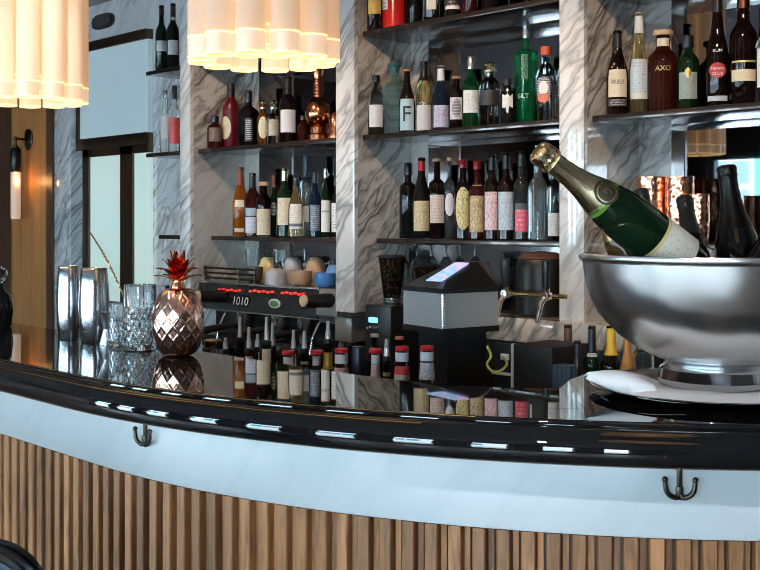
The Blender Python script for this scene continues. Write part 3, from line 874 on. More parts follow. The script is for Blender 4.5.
def tumbler(px, Y, z, r, h, label, group):
    X, D = at(px, Y)
    mb = MB(); mb.lathe([(r * .80, 0), (r * .84, .002), (r, h), (r * .93, h), (r * .78, .012), (.003, .010)], 24)
    o = mb.build('glass_tumbler', g_clear); o.location = (X, Y, z)
    return tag(o, label, 'glass', group)
for px, w in ((251, 'leftmost tall tumbler behind the coffee cups'), (279, 'tall tumbler behind the grey cup, second from the left'), ):
    tumbler(px, 2.88, 1.1565, .026, .135, w, 'tumblers behind the coffee cups')

# wine glasses hanging under the middle shelf
for k, px in enumerate((388, 402, 417, 431, 446)):
    X, D = at(px, 2.85)
    mb = MB(); z1 = 1.3315
    pr = [(.030, z1), (.030, z1 - .002), (.006, z1 - .006), (.0035, z1 - .015), (.0035, z1 - .045), (.012, z1 - .053), (.026, z1 - .075), (.029, z1 - .10), (.025, z1 - .135), (.0235, z1 - .135), (.027, z1 - .10), (.024, z1 - .077), (.004, z1 - .056)]
    mb.lathe(pr, 22)
    wg = mb.build('wine_glass', g_clear); wg.location = (X, 2.85, 0)
    tag(wg, ('first', 'second', 'third', 'fourth', 'fifth')[k] + ' stemmed glass from the left hanging under the middle shelf', 'glass', 'hanging stemmed glasses')

# ------------------------------------------------------------------ coffee grinders
beans = M('coffee_beans', (.020, .011, .008), .25)
ns, ls, b = nt(beans)
tc = ns.new('ShaderNodeTexCoord'); vo = node(ns, 'ShaderNodeTexVoronoi', i_Scale=110.0); ls.new(tc.outputs['Object'], vo.inputs['Vector'])
ls.new(ramp(ns, ls, vo.outputs['Distance'], [(.1, (.05, .026, .017)), (.6, (.006, .004, .003))]), b.inputs['Base Color'])
def grinder(px, Y, ytop, ybot, label, full=True):
    X, D = at(px, Y)
    t = thing('coffee_grinder', label, 'grinder', (X, Y, .88), 0, 'coffee grinders')
    z1, z0 = zat(ytop, D) - .88, zat(ybot, D) - .88
    g = MB(); g.lathe([(.024, z0), (.030, z0 + .01), (.046, z1 - .005), (.048, z1), (.042, z1 + .002), (.01, z1 + .004)], 28); g.build('bean_hopper', beans, t)
    g = MB(); g.lathe([(.049, z1 - .002), (.050, z1 + .004), (.04, z1 + .007)], 28); g.build('hopper_lid', blk, t)
    g = MB(); g.lathe([(.026, z0 - .018), (.030, z0 - .012), (.030, z0 + .004)], 24); g.build('collar', steel, t)
    g = MB(); g.box(-.072, .055, -.06, .09, .0005, z0 - .018, bev=.008); g.build('body', blk, t)
    if full:
        zc = zat(319.5, D) - .88
        g = MB(); g.box(-.050, -.008, -.0605, -.0600, zc - .009, zc + .009); g.box(-.050, -.008, -.0625, -.0600, zc - .008, zc + .008)
        g.build('display', M('cyan_display', (.1, .5, .6), .3, emit=(.25, .80, .95), es=1.1), t)
        for k in range(4):
            g = MB(); g.cyl((-.054 + k * .015, -.0595, zc - .028 + .004 * (k % 2)), (-.054 + k * .015, -.064, zc - .028 + .004 * (k % 2)), .0045, seg=12); g.build('button', silver, t)
    return t
grinder(392, 2.60, 257, 299, 'black coffee grinder with a full hopper and a small cyan display')
grinder(425, 2.79, 266, 300, 'coffee grinder half hidden behind the till', False)

# ------------------------------------------------------------------ till
A = atD(403.5, 293, 3.10); C_ = atD(443, 292, 2.94); R_ = atD(498, 291.5, 3.05)
bx = ((A.x + R_.x) / 2, (A.y + R_.y) / 2)
pos = thing('till', 'black and silver point of sale till with a small screen on its slope', 'till', (bx[0], bx[1], .88))
o3 = Vector((bx[0], bx[1], .88))
def pbuild(mb, name, m, par=None, **k):
    for v in mb.bm.verts: v.co -= o3
    return mb.build(name, m, par or pos, **k)
back_r = (R_.x - .16, R_.y + .16); back_l = (A.x + .02, A.y + .16)
foot = [(A.x, A.y), (C_.x, C_.y), (R_.x, R_.y), back_r, back_l]
z1, z0 = 1.222, 1.12
def shr(poly, k, cx=None):
    mx_ = sum(p[0] for p in poly) / len(poly); my = sum(p[1] for p in poly) / len(poly)
    return [(mx_ + (p[0] - mx_) * k, my + (p[1] - my) * k) for p in poly]
g = MB(); g.prism(foot, z0 + .004, z1 - .004); pbuild(g, 'silver_shell', M('silver_grey_plastic', (.60, .62, .64), .32, metal=.5), smooth=False)
g = MB()
cw = Vector((C_.x, C_.y, 0)); 
g.cyl((cw.x, cw.y, z0 + .005), (cw.x, cw.y, z1 - .005), .006, seg=12); pbuild(g, 'corner_strip', M('bright_strip', (.8, .82, .84), .2, metal=.8))
g = MB(); g.prism(shr(foot, 1.03), z1 - .004, z1 + .010); g.prism(shr(foot, 1.03), z0 - .012, z0 + .004); pbuild(g, 'black_band', blk, smooth=False)
zt = 1.300
T1 = atD(452, 262, 3.13); T2 = atD(478, 262, 3.16)
lo = [Vector((*p, z1 + .010)) for p in foot]
T3 = Vector((T2.x - .02, T2.y + .06, T2.z)); T4 = Vector((T1.x, T1.y + .06, T1.z))
g = MB(); g.faces(lo + [T1, T2, T3, T4], [(0, 1, 5, 5 + 0)[:3], (1, 6, 5), (1, 2, 6), (2, 3, 7), (2, 7, 6), (3, 4, 8), (3, 8, 7), (4, 0, 5), (4, 5, 8), (5, 6, 7, 8), (4, 3, 2, 1, 0)]); pbuild(g, 'sloped_hood', M('black_hood', (.010, .010, .011), .3), smooth=False)
# the screen lies on the slope (1, 5, 6) of the hood, measured along its own edges
a_, b2, c2 = lo[1], T2, T1
nrm = (b2 - a_).cross(c2 - a_).normalized()
if nrm.z < 0: nrm = -nrm
def on_slope(px, y, lift):
    d = Vector((*ray(px), -(y - HY) / F)); O = Vector((0, 0, CAMZ))
    k = (a_ - O).dot(nrm) / d.dot(nrm)
    return O + d * k + nrm * lift
q = [on_slope(px, y, .0015) for px, y in ((425.8, 281.4), (441.6, 282.3), (468.8, 264.2), (454.7, 263.6))]
q2 = [v + nrm * .003 for v in q]
scr = M('lit_screen', (.1, .1, .15), .25, emit=(.42, .55, .85), es=.9)
ns, ls, b = nt(scr)
tc = ns.new('ShaderNodeTexCoord'); no = node(ns, 'ShaderNodeTexNoise', i_Scale=38.0, i_Detail=2.0); ls.new(tc.outputs['Object'], no.inputs['Vector'])
ls.new(ramp(ns, ls, no.outputs['Fac'], [(.35, (.12, .55, .75)), (.5, (.45, .55, .9)), (.65, (.70, .50, .85))]), b.inputs['Emission Color'])
g = MB(); g.faces(q + q2, [(0, 1, 2, 3), (4, 5, 6, 7), (0, 1, 5, 4), (1, 2, 6, 5), (2, 3, 7, 6), (3, 0, 4, 7)]); pbuild(g, 'screen', scr, smooth=False)
g = MB(); g.prism(shr(foot, .72), .8805, z0 - .012); pbuild(g, 'stand', blk, smooth=False)

# ------------------------------------------------------------------ beer tower
X, D = at(537, 2.72)
bt = thing('beer_tower', 'black drum shaped beer tower with two taps on a brass rail', 'beer tap', (X, 2.74, 1.1185))
g = MB(); g.lathe([(.074, 0), (.078, .004), (.080, .12), (.078, .155), (.070, .180), (.048, .195), (.01, .20)], 32); g.build('drum', M('satin_black', (.008, .007, .007), .42), bt)
g = MB(); g.lathe([(.0715, .181), (.0735, .178), (.0715, .174)], 32, cap0=False, cap1=False); g.lathe([(.0500, .1962), (.0715, .1815), (.0715, .180), (.050, .195)], 32, cap0=False, cap1=False); g.build('rim', M('brown_leather', (.07, .032, .018), .5), bt)
zr = zat(295.5, 2.55 / ray(530)[1]) - 1.1185
g = MB()
xa, xb = at(503, 2.58)[0] - X, at(566, 2.58)[0] - X
g.cyl((xa, -.16, zr), (xb, -.16, zr), .0065, seg=14); g.cyl((xa + .07, -.16, zr), (0, -.06, zr), .008, seg=12); g.cyl((xb - .09, -.16, zr), (.02, -.06, zr), .008, seg=12); g.build('manifold_rail', brass, bt)
for px in (505, 545.5):
    x = at(px, 2.56)[0] - X
    g = MB(); g.sphere((x, -.175, zr), .014); g.cyl((x, -.175, zr), (x, -.175, zr + .022), .007, .010); g.tube([(x, -.175, zr), (x - .004, -.195, zr - .02), (x - .008, -.21, zr - .075)], [.009, .0085, .007]); g.cyl((x, -.188, zr), (x, -.16, zr), .0115, seg=20); fc = g.build('faucet', chrome, bt)
    g = MB(); g.tube([(x, -.176, zr + .020), (x, -.177, zr + .030), (x, -.178, zr + .085), (x, -.178, zr + .103), (x, -.178, zr + .106)], [.009, .011, .0125, .013, .008], 16); g.build('tap_handle', blk, fc)

# equipment on the back counter, right of the till
X, D = at(546, 2.36)
eb = thing('equipment_box', 'black box with a pale edge beside the looping yellow cable', 'box', (X, 2.36, .8805))
g = MB(); g.box(-.055, .075, -.07, .09, 0, zat(343.5, D) - .8805, bev=.003); g.build('body', M('matt_black', (.007, .007, .007), .55), eb)
g = MB(); g.box(-.062, -.0555, -.072, -.06, .0, zat(343.5, D) - .8805); g.box(-.13, -.0555, -.072, -.06, .115, .121); g.build('edge_strip', M('pale_edge', (.6, .6, .6), .4), eb)
g = MB(); g.box(-.13, -.0625, -.058, -.05, .0, zat(345, D) - .8805); pl = g.build('socket_panel', blk, eb)
g = MB(); g.box(-.105, -.078, -.066, -.0585, .155, .172, bev=.002); g.build('plug', white, pl)
g = MB()
pts = [on for on in (atD(487, 346, 2.72), atD(491, 356, 2.72), atD(487, 364, 2.70), atD(492, 371, 2.69), atD(500, 371, 2.69), atD(507, 364, 2.69), Vector((X - .092, 2.36 - .069, .8805 + .163)))]
# smooth through the points
def catmull(p, n=6):
    out = []
    for i in range(len(p) - 1):
        p0, p1, p2, p3 = p[max(i - 1, 0)], p[i], p[i + 1], p[min(i + 2, len(p) - 1)]
        for k in range(n):
            t = k / n
            out.append(.5 * ((2 * p1) + (p2 - p0) * t + (2 * p0 - 5 * p1 + 4 * p2 - p3) * t * t + (3 * p1 - p0 - 3 * p2 + p3) * t ** 3))
    return out + [p[-1]]
g.tube(catmull(pts), .0032, 8)
tag(g.build('yellow_cable', M('yellow_cable', (.55, .48, .08), .45)), 'thin yellow cable looping from under the till to the black box', 'cable')
X, D = at(564.5, 2.26)
g = MB()
rb = []
for k in range(48):
    a = 2 * PI * k / 48
    rr = .029 + (.0022 if k % 4 < 2 else 0)
    rb.append((X + rr * math.cos(a), 2.26 + rr * math.sin(a)))
g.prism(rb, .8805, zat(365, D))
tag(g.build('ribbed_canister', M('slate_blue_plastic', (.030, .055, .085), .4), smooth=False), 'dark blue ribbed canister right of the black box', 'canister')

# ------------------------------------------------------------------ on the bar: shakers, glasses, pineapple
def shaker(px, yb, ytop, wtop, label):
    D = 1100 * (CAMZ - COUNTER) / (yb - HY)
    dx, dy = ray(px)
    t = thing('shaker_tin', label, 'cocktail shaker', (D * dx, D * dy, COUNTER), 0, 'steel shaker tins')
    h = zat(ytop, D) - COUNTER
    r = wtop * D / F / 2
    g = MB(); g.lathe([(r * .96, 0), (r * 1.0, .003), (r * 1.14, h * .35), (r * 1.17, h * .55), (r * 1.10, h * .80), (r * .98, h * .985), (r * .93, h), (r * .0 + .004, h * 1.0)], 40); g.build('cup', tin, t)
    g = MB(); g.lathe([(r * .99, h * .975), (r * 1.0, h * .985), (r * .94, h * 1.003), (r * .90, h * 1.003), (r * .90, h * .99)], 40, cap0=False, cap1=False); g.build('rim', M('warm_steel_rim', (.75, .55, .38), .2, metal=1), t)
shaker(68.5, 339.5, 266, 20, 'tall steel shaker tin, the one further left and behind')
shaker(94, 342.5, 268, 26, 'tall steel shaker tin in front, next to the jigger')
# jigger
D = 341 / (344.5 - HY); dx, dy = ray(106.5)
g = MB(); g.lathe([(.019, 0), (.0195, .002), (.008, .036), (.008, .040), (.0215, .082), (.0205, .082), (.006, .046)], 28)
o = g.build('jigger', steel); o.location = (D * dx, D * dy, COUNTER); tag(o, 'steel hourglass jigger between the shaker tins and the cut glasses', 'jigger')
# cut crystal mixing glasses
def crystal(px, yb, ytop, w, label, name='mixing_glass'):
    D = 341 / (yb - HY); dx, dy = ray(px)
    h = zat(ytop, D) - COUNTER; r = w * D / F / 2
    def dis(th, z):
        f = z / h
        if f < .06 or f > .66: return 0
        a = (th / (2 * PI) * 16 + z / (.028)) % 1.0; c = (th / (2 * PI) * 16 - z / (.028)) % 1.0
        return -.0024 * max(0, 1 - min(a, 1 - a) * 5) - .0024 * max(0, 1 - min(c, 1 - c) * 5)
    g = MB(); g.lathe([(r * .94, 0), (r * .98, .003)] + [(r, .006 + (h * .70) * k / 34) for k in range(35)] + [(r, h * .97), (r * .98, h), (r * .92, h), (r * .90, h * .9), (r * .88, .014), (.004, .012)], 96, disp=None if False else (lambda th, z: 0))
    # displace only the outer skin
    for v in g.bm.verts:
        rr = math.hypot(v.co.x, v.co.y)
        if rr > r * .985:
            th = math.atan2(v.co.y, v.co.x); d_ = dis(th, v.co.z)
            v.co.x *= (rr + d_) / rr; v.co.y *= (rr + d_) / rr
    o = g.build(name, g_crys, ang=25); o.location = (D * dx, D * dy, COUNTER)
    return tag(o, label, 'glass', 'cut crystal mixing glasses'), D, (D * dx, D * dy)
_, Dg, pg = crystal(140, 349, 284.5, 32, 'cut crystal mixing glass with the gold spoon standing in it')
crystal(156.5, 343, 285, 26, 'cut crystal mixing glass behind the copper pineapple')
crystal(117, 345.5, 303, 16, 'small cut crystal glass beside the jigger')
# twisted bar spoon
p_top = atD(88.5, 230, Dg + .10); p_bot = Vector((pg[0] + .012, pg[1] + .004, COUNTER + .018))
g = MB()
n = 90
ax = (p_bot - p_top)
u = ax.cross(Vector((0, 0, 1))).normalized(); w_ = ax.normalized().cross(u)
P = []; RR = []
for i in range(n + 1):
    f = i / n
    p = p_top + ax * f - Vector((0, 0, -1)) * (.018 * math.sin(PI * min(f * 1.2, 1)))
    tw = 1.0 if .24 < f < .82 else 0
    P.append(p + (u * math.cos(f * 170) + w_ * math.sin(f * 170)) * .0009 * tw); RR.append(.0019 if f < .24 else .0022 + .0007 * tw * math.sin(f * 340))
g.tube(P, RR, 8)
tag(g.build('bar_spoon', brass), 'long twisted gold bar spoon leaning out of the mixing glass', 'spoon')

# copper pineapple
D = 341 / (355.5 - HY); dx, dy = ray(178)
pa = thing('pineapple_tumbler', 'shiny copper pineapple with a lattice body and red leaves', 'pineapple cup', (D * dx, D * dy, COUNTER), .2)
hb = zat(288, D) - COUNTER
rb_ = 51 * D / F / 2
prof = [(.38, 0), (.50, .008), (.62, .03), (.80, .12), (.93, .25), (1.0, .42), (1.0, .56), (.95, .70), (.82, .84), (.62, .94), (.46, .985), (.30, 1.0)]
fine = []
for i in range(len(prof) - 1):
    for k in range(8):
        f = k / 8
        # smooth the outline
        p0, p1, p2, p3 = prof[max(i - 1, 0)], prof[i], prof[i + 1], prof[min(i + 2, len(prof) - 1)]
        def cr(j): return .5 * ((2 * p1[j]) + (p2[j] - p0[j]) * f + (2 * p0[j] - 5 * p1[j] + 4 * p2[j] - p3[j]) * f * f + (3 * p1[j] - p0[j] - 3 * p2[j] + p3[j]) * f ** 3)
        fine.append((max(.01, cr(0)) * rb_, cr(1) * hb))
fine.append((prof[-1][0] * rb_, hb))
def lat(th, z):
    f = z / hb
    if f < .05: return 0
    a = (th / (2 * PI) * 13 + f * 4.2) % 1.0; c = (th / (2 * PI) * 13 - f * 4.2) % 1.0
    ln = max(max(0, 1 - min(a, 1 - a) * 7), max(0, 1 - min(c, 1 - c) * 7))
    return .0017 * ln
g = MB(); g.lathe(fine, 200, disp=lat); body = g.build('lattice_body', copper, pa, ang=60)
g = MB(); g.lathe([(.016, hb - .002), (.017, hb + .004), (.013, hb + .012), (.014, hb + .020)], 24); g.build('neck', copper_dk, pa)
def leaf(a, l, w, out, z0, par):
    g = MB()
    n = 10
    vs = []
    for i in range(n + 1):
        f = i / n
        rr = .009 + out * (f ** 1.5)
        z = z0 + l * (f - .45 * f ** 3 * (out / .05))
        ww = w * math.sin(PI * (.16 + .84 * f) ** .9) * (1 - f * .25) if f < 1 else .0006
        c, s_ = math.cos(a), math.sin(a)
        for j, k in ((-1, 0), (0, .0035), (1, 0)):
            vs.append((rr * c - s_ * ww * j - k * c, rr * s_ + c * ww * j - k * s_, z - k * .5))
    m = len(vs)
    vs2 = [(x * .985 + .0, y * .985, z + .0012) for x, y, z in vs]
    fs = []
    for i in range(n):
        for j in range(2):
            q = (i * 3 + j, i * 3 + j + 1, (i + 1) * 3 + j + 1, (i + 1) * 3 + j)
            fs.append(q); fs.append(tuple(m + k for k in reversed(q)))
        fs.append((i * 3, (i + 1) * 3, m + (i + 1) * 3, m + i * 3)); fs.append((i * 3 + 2, m + i * 3 + 2, m + (i + 1) * 3 + 2, (i + 1) * 3 + 2))
    g.faces(vs + vs2, fs); g.build('leaf', leafred, par)
for tier, (n, l, w, out, z0) in enumerate(((6, .034, .010, .048, .010), (6, .054, .012, .046, .014), (6, .070, .014, .030, .016), (5, .078, .015, .010, .016))):
    for k in range(n):
        leaf(2 * PI * k / n + tier * .55 - .1, l, w, out, hb + z0, pa)

# dark decanter at the left edge
D = 341 / (327 - HY); dx, dy = ray(-1)
dc = thing('decanter', 'black decanter with a crystal stopper at the left edge of the bar', 'decanter', (D * dx, D * dy, COUNTER), .4)
hh = zat(266, D) - COUNTER
g = MB(); g.lathe([(.030, 0), (.036, .004), (.041, hh * .25), (.036, hh * .50), (.014, hh * .62), (.012, hh * .70), (.018, hh * .72)], 28); g.build('glass_body', g_black, dc)
g = MB(); g.lathe([(.010, hh * .705), (.020, hh * .76), (.026, hh * .84), (.022, hh * .94), (.006, hh)], 8, cap1=True); g.build('stopper', g_crys, dc, smooth=False)

# ------------------------------------------------------------------ champagne bowl
Db = 2.0
dx, dy = ray(716)
BX, BY = Db * dx, Db * dy
# black plate, folded napkin
g = MB(); g.lathe([(.150, COUNTER + .0005), (.170, COUNTER + .003), (.222, COUNTER + .0125), (.227, COUNTER + .0155), (.222, COUNTER + .0165), (.168, COUNTER + .007), (.01, COUNTER + .006)], 64, M=Matrix.Translation((BX, BY, 0)))
tag(g.build('plate', blkgl), 'large round black plate under the silver bowl', 'plate')
g = MB()
n1_, n2_ = 72, 10
def nap(th, f):
    edge = .205 + .012 * math.sin(3 * th + .6) + .008 * math.sin(7 * th)
    r = edge * f
    z = COUNTER + .0095 + .008 * math.sin(PI * max(0, f - .52) / .48) + .0025 * math.sin(th * 5 + f * 4) * f * (1 if f > .55 else 0) 
    return Vector((BX + r * math.cos(th), BY + r * math.sin(th), z))
top = [[g.bm.verts.new(nap(2 * PI * i / n1_, j / n2_) + Vector((0, 0, .005))) for i in range(n1_)] for j in range(1, n2_ + 1)]
bot = [[g.bm.verts.new(nap(2 * PI * i / n1_, j / n2_) + Vector((0, 0, .001))) for i in range(n1_)] for j in range(1, n2_ + 1)]
for S_ in (top, bot):
    for a, c in zip(S_[:-1], S_[1:]):
        for i in range(n1_): g.bm.faces.new((a[i], a[(i + 1) % n1_], c[(i + 1) % n1_], c[i]))
    g.bm.faces.new(S_[0])
for i in range(n1_): g.bm.faces.new((top[-1][i], top[-1][(i + 1) % n1_], bot[-1][(i + 1) % n1_], bot[-1][i]))
# the folded corner that stands up over the rim of the plate, to the left
Ld = Vector((-CA, -SA, 0)); Td = Vector((-SA, CA, 0))
rows = []
nf = 14
for i in range(nf + 1):
    f = i / nf
    c = Vector((BX, BY, COUNTER + .017)) + Ld * (.140 + .105 * f) - Td * .06 + Vector((0, 0, .002 + .020 * f ** 1.3))
    wd = .066 * (1 - f ** 3 * .82)
    hgt = .022 * math.sin(PI * min(1, (.12 + .88 * f)) ** .8) + .004
    ring = []
    for k in range(16):
        a = 2 * PI * k / 16
        ring.append(g.bm.verts.new(c + Td * wd * math.cos(a) * (1 if k else 1) + Vector((0, 0, 1)) * (hgt * max(-.35, math.sin(a)) + .004 * math.cos(a * 2 + f * 2)) + Ld * .004 * math.sin(2 * a)))
    rows.append(ring)
for a, c in zip(rows[:-1], rows[1:]):
    for k in range(16): g.bm.faces.new((a[k], a[(k + 1) % 16], c[(k + 1) % 16], c[k]))
g.bm.faces.new(rows[0]); g.bm.faces.new(list(reversed(rows[-1])))
tag(g.build('napkin', linen, ang=70), 'white folded napkin on the black plate, one corner standing up', 'napkin')
BZ = COUNTER + .0155
bw = thing('champagne_bowl', 'large hammered silver wine bowl on a stepped foot full of bottles', 'champagne bowl', (BX, BY, BZ))
RB = .243
zR = 1.352 - BZ
zB = 1.150 - BZ
zB = 1.156 - BZ
BP = [(.30, .0), (.33, .010), (.44, .048), (.534, .106), (.63, .180), (.72, .270), (.80, .375), (.872, .490), (.915, .60), (.947, .730), (.968, .86), (.985, 1.0)]
out_ = [(RB * r, zB + (zR - .014 - zB) * z) for r, z in BP]
rim = [(RB * .985, zR - .014), (RB * 1.008, zR - .010), (RB * 1.015, zR - .005), (RB * 1.008, zR), (RB * .985, zR + .001), (RB * .972, zR - .004)]
inn = [(r - .006, z + .006) for r, z in reversed(out_)]
g = MB(); g.lathe([(.058, zB - .001)] + out_ + rim + inn + [(.004, zB + .012)], 96); g.build('bowl', bsil, bw, ang=50)
mirs = M('mirror_silver', (.82, .83, .84), .06, metal=1)
g = MB(); g.lathe([(.096, 0), (.101, .003), (.104, .012), (.100, .030), (.088, .040), (.077, .042), (.075, .046), (.077, .050), (.080, .056), (.078, .060), (.072, zB + .0035), (.058, zB + .004)], 72); g.build('foot', mirs, bw, ang=30)
# crushed ice inside
g = MB(); g.lathe([(.066, zB + .014), (.12, zB + .034), (.165, zB + .070), (.06, zB + .085), (.004, zB + .088)], 36)
for v in g.bm.verts: v.co.z += random.uniform(-.004, .004)
for v in g.bm.verts: v.co += Vector((BX, BY, BZ))
o = g.build('crushed_ice', M('ice', (.85, .9, .93), .25, trans=.5), smooth=False); o['kind'] = 'stuff'; tag(o, 'crushed ice filling the bottom of the silver bowl', 'ice')
# ================================================================== BOTTLES
Z1, Z2, Z3 = SH[1][0] + .0008, SH[2][0] + .0008, SH[3][0] + .0008
paper = (.74, .74, .72); cream = (.74, .66, .50); inkk = (.04, .04, .05)
wl = lambda s=0., d=.5, rows=7, ink=inkk: label_mat(paper, ink, rows, None, (.4, .6), d, s)
cl = lambda s=0., d=.5, rows=7, ink=(.16, .09, .05): label_mat(cream, ink, rows, None, (.4, .6), d, s)
def pt(c, ink, rows=6, dens=.5): return label_mat(c, ink, rows, None, (.4, .6), dens, 0., True)
lw = M('white_print', (.8, .8, .8), .4); lk = M('dark_print', (.02, .02, .025), .4); lgold = M('gold_print', (.75, .58, .25), .3, metal=.7)

GL = 'bottles on the shelf above the coffee cups'
# ---- left bay, lower shelf
Y = 2.83
bottle(240.5, Y, Z3, 167.5, 13, 'slope', g_orange, ('capsule', capb, .74), [('rect', 200, 207, .8, label_mat((.80, .62, .40), (.9, .85, .75), 2, None, (.4, .6), .6, 2.)), ('rect', 228, 232, .8, label_mat((.62, .52, .45), inkk, 2, None, (.4, .6), .5, 1.))],
       'amber bottle with a red brown cap, first on the shelf over the coffee cups', group=GL)
bottle(252.5, Y, Z3, 173.5, 14, 'std', g_redb, ('capsule', capk, .76), [('rect', 208, 216, .9, label_mat((.30, .38, .46), (.8, .8, .8), 3, None, (.4, .6), .5, 3.)), ('rect', 217, 233, .9, label_mat((.60, .60, .70), (.20, .10, .14), 3, None, (.4, .6), .4, 3.))],
       'red brown bottle with grey blue label beside the first amber bottle', group=GL)
bottle(263.5, 2.81, Z3, 182, 13, 'squat', g_wine, ('cork', cork, .86), [('rect', 209, 235, 1.0, cl(1.2, .45, 9))], 'dark corked bottle with a wide cream label over the coffee cups', group=GL)
bottle(273.5, 2.86, Z3, 176, 11, 'std', g_dgreen, ('capsule', capb, .82), [('oval', 202, 216, .7, label_mat((.10, .12, .10), (.6, .6, .55), 3, None, (.4, .6), .6, 1.))], 'dark green bottle with a round dark label, set back over the coffee cups', group=GL)
bottle(284.5, Y - .02, Z3, 169, 13.5, 'std', g_dgreen, ('capsule', gold, .82), [('rect', 198, 225, .95, cl(2.1, .42, 10))], 'dark bottle with gold capsule and tall cream label over the coffee cups', group=GL)
bottle(296, 2.80, Z3, 178, 13, 'slope', g_gold, ('capsule', capk, .85), [('rect', 204, 229, .95, label_mat((.72, .68, .62), inkk, 8, (.10, .12, .16), (.10, .22), .42, 5.))], 'bottle with pale label and one navy band next to the tall blue topped bottle', group=GL)
bottle(306.5, 2.87, Z3, 156, 13, 'shoulder', G('grey_blue_glass', (.35, .48, .52), .8), ('capsule', capblue, .80), [('rect', 206, 228, .9, label_mat((.62, .62, .64), inkk, 6, (.06, .07, .12), (.0, .28), .4, 1.))], 'tallest bottle on the shelf over the coffee cups, navy capsule', group=GL)
bottle(315, 2.81, Z3, 173, 10, 'std', g_navy, ('capsule', capk, .84), [('rect', 205, 231, .9, label_mat((.10, .14, .20), (.6, .6, .6), 8, None, (.4, .6), .5, 9.))], 'slim dark bottle with a dark blue label left of the silver capped bottle', group=GL)
bottle(325.5, Y, Z3, 168.5, 15.5, 'std', g_dgreen, ('capsule', silver, .86), [('rect', 200.5, 232, .95, label_mat((.76, .76, .76), inkk, 12, None, (.4, .6), .35, 2.))], 'dark green bottle with silver cap and large white label near the marble pillar', group=GL,
       lets=[('LAPHROAIG', 211.5, 2.6, lk, .055)])
bottle(336, 2.855, Z3, 176, 10, 'std', g_black, ('capsule', capk, .84), [('rect', 203, 232, .9, wl(8.))], 'black bottle cut by the marble pillar, last on the shelf over the coffee cups', group=GL)

# ---- left bay, middle shelf
GL = 'bottles on the shelf under the pendant lamp'
Y = 2.80
bottle(215, 2.732, Z2, 116, 14, 'squat', g_redb, ('screw', capk, .80), [('rect', 128, 142, .9, label_mat((.12, .07, .055), (.4, .25, .2), 5, None, (.4, .6), .5, 1.))], 'small squat brown bottle, first on the shelf under the pendant lamp', group=GL)
bottle(231, Y, Z2, 84, 15.5, 'squat', g_redsleeve, ('capsule', capk, .80), [('oval', 117, 140, .75, label_mat((.74, .68, .50), (.25, .18, .10), 9, None, (.4, .6), .4, 1.), -.75)], 'red bottle with a big oval cream label under the pendant lamp', group=GL)
bottle(248.5, 2.795, Z2, 91, 18, 'block', g_wine, ('screw', capk, .79), [('rect', 119, 142, .42, label_mat((.03, .03, .035), (.72, .72, .72), 8, None, (.4, .6), .55, 4.))], 'square bottle with black cap and black and white label under the pendant lamp', group=GL, sqrot=-.6)
bottle(263, 2.795, Z2, 103, 10.5, 'squat', g_amber, ('ball', gold, .86), [('oval', 117, 139, .85, label_mat((.76, .70, .52), (.45, .30, .08), 7, None, (.4, .6), .45, 7.))], 'small amber bottle with an oval cream and gold label under the pendant lamp', group=GL)
bottle(273.5, 2.80, Z2, 104, 11, 'squat', g_clear, ('ball', gold, .88), [('rect', 120, 136, .9, pt((.60, .56, .46), (.30, .26, .18), 8))], 'clear cut bottle with a gold ball stopper under the pendant lamp', group=GL)
bottle(288, Y, Z2, 77, 16.5, 'std', g_wine, ('capsule', capk, .74), [('rect', 110.5, 133, .9, label_mat((.78, .78, .80), (.08, .08, .10), 6, None, (.4, .6), .35, 1.))], 'tall dark bottle with a white label left of the copper flask', group=GL)
bottle(303, 2.83, Z2, 116, 11, 'squat', g_redb, ('screw', capk, .85), [], 'small dark unlabelled bottle between the white label bottle and the copper flask', group=GL)
# copper flask
X, D = at(318, 2.83)
t = thing('copper_flask', 'round copper flask with a long neck on a stand by the pillar', 'flask', (X, 2.83, Z2), 0)
H = zat(66, D) - Z2
g = MB(); g.lathe([(.040, 0), (.044, .004), (.044, .030), (.030, .038), (.030, .062), (.034, .066)], 28); g.build('stand', copper_dk, t)
g = MB(); g.lathe([(.030, .067), (.042, .078), (.052, .105), (.053, .125), (.047, .150), (.032, .170), (.021, .182), (.0195, .25), (.021, H - .012), (.026, H - .006), (.024, H)], 32); g.build('body', copper_dk, t)
g = MB()
for k in range(6): g.lathe([(.0205, .185 + k * .012), (.0225, .187 + k * .012), (.0205, .189 + k * .012)], 24, cap0=False, cap1=False)
g.build('neck_rings', copper, t)
X, D = at(335, 2.845)
g = MB(); g.lathe([(.022, 0), (.028, .005), (.030, .05), (.024, .09), (.014, .11), (.016, .115)], 24)
o = g.build('copper_cup', copper_dk); o.location = (X, 2.845, Z2); tag(o, 'small copper cup beside the copper flask, half behind the pillar', 'cup')

# ---- short shelves by the frosted window
GL = 'bottles on the short shelves by the window'
bottle(161.5, 2.76, Z1, 6, 10.5, 'std', g_dgreen, ('capsule', capk, .86), [('rect', 41.5, 52, .9, wl(3., .4, 5))], 'green bottle with a white label on the short upper shelf', group=GL)
bottle(173, 2.76, Z1, 4, 11, 'std', g_black, ('capsule', capk, .80), [('rect', 41, 55.5, .9, wl(4., .4, 6)), ('oval', 13, 21, .9, wl(1., .5, 3))], 'black bottle with a white label on the short upper shelf', group=GL)
bottle(165.5, 2.76, Z2, 91, 10, 'std', g_clear, ('screw', silver, .90), [('rect', 116, 139, .9, label_mat((.62, .64, .66), (.3, .2, .2), 7, None, (.4, .6), .4, 6.))], 'clear bottle with a pale label on the short middle shelf', group=GL)
bottle(174.5, 2.765, Z2, 86, 10.5, 'std', g_clear, ('screw', capk, .80), [('rect', 118, 144, .95, label_mat((.50, .06, .07), (.8, .7, .6), 6, None, (.4, .6), .35, 2.))], 'bottle with a red label and black cap on the short middle shelf', group=GL)

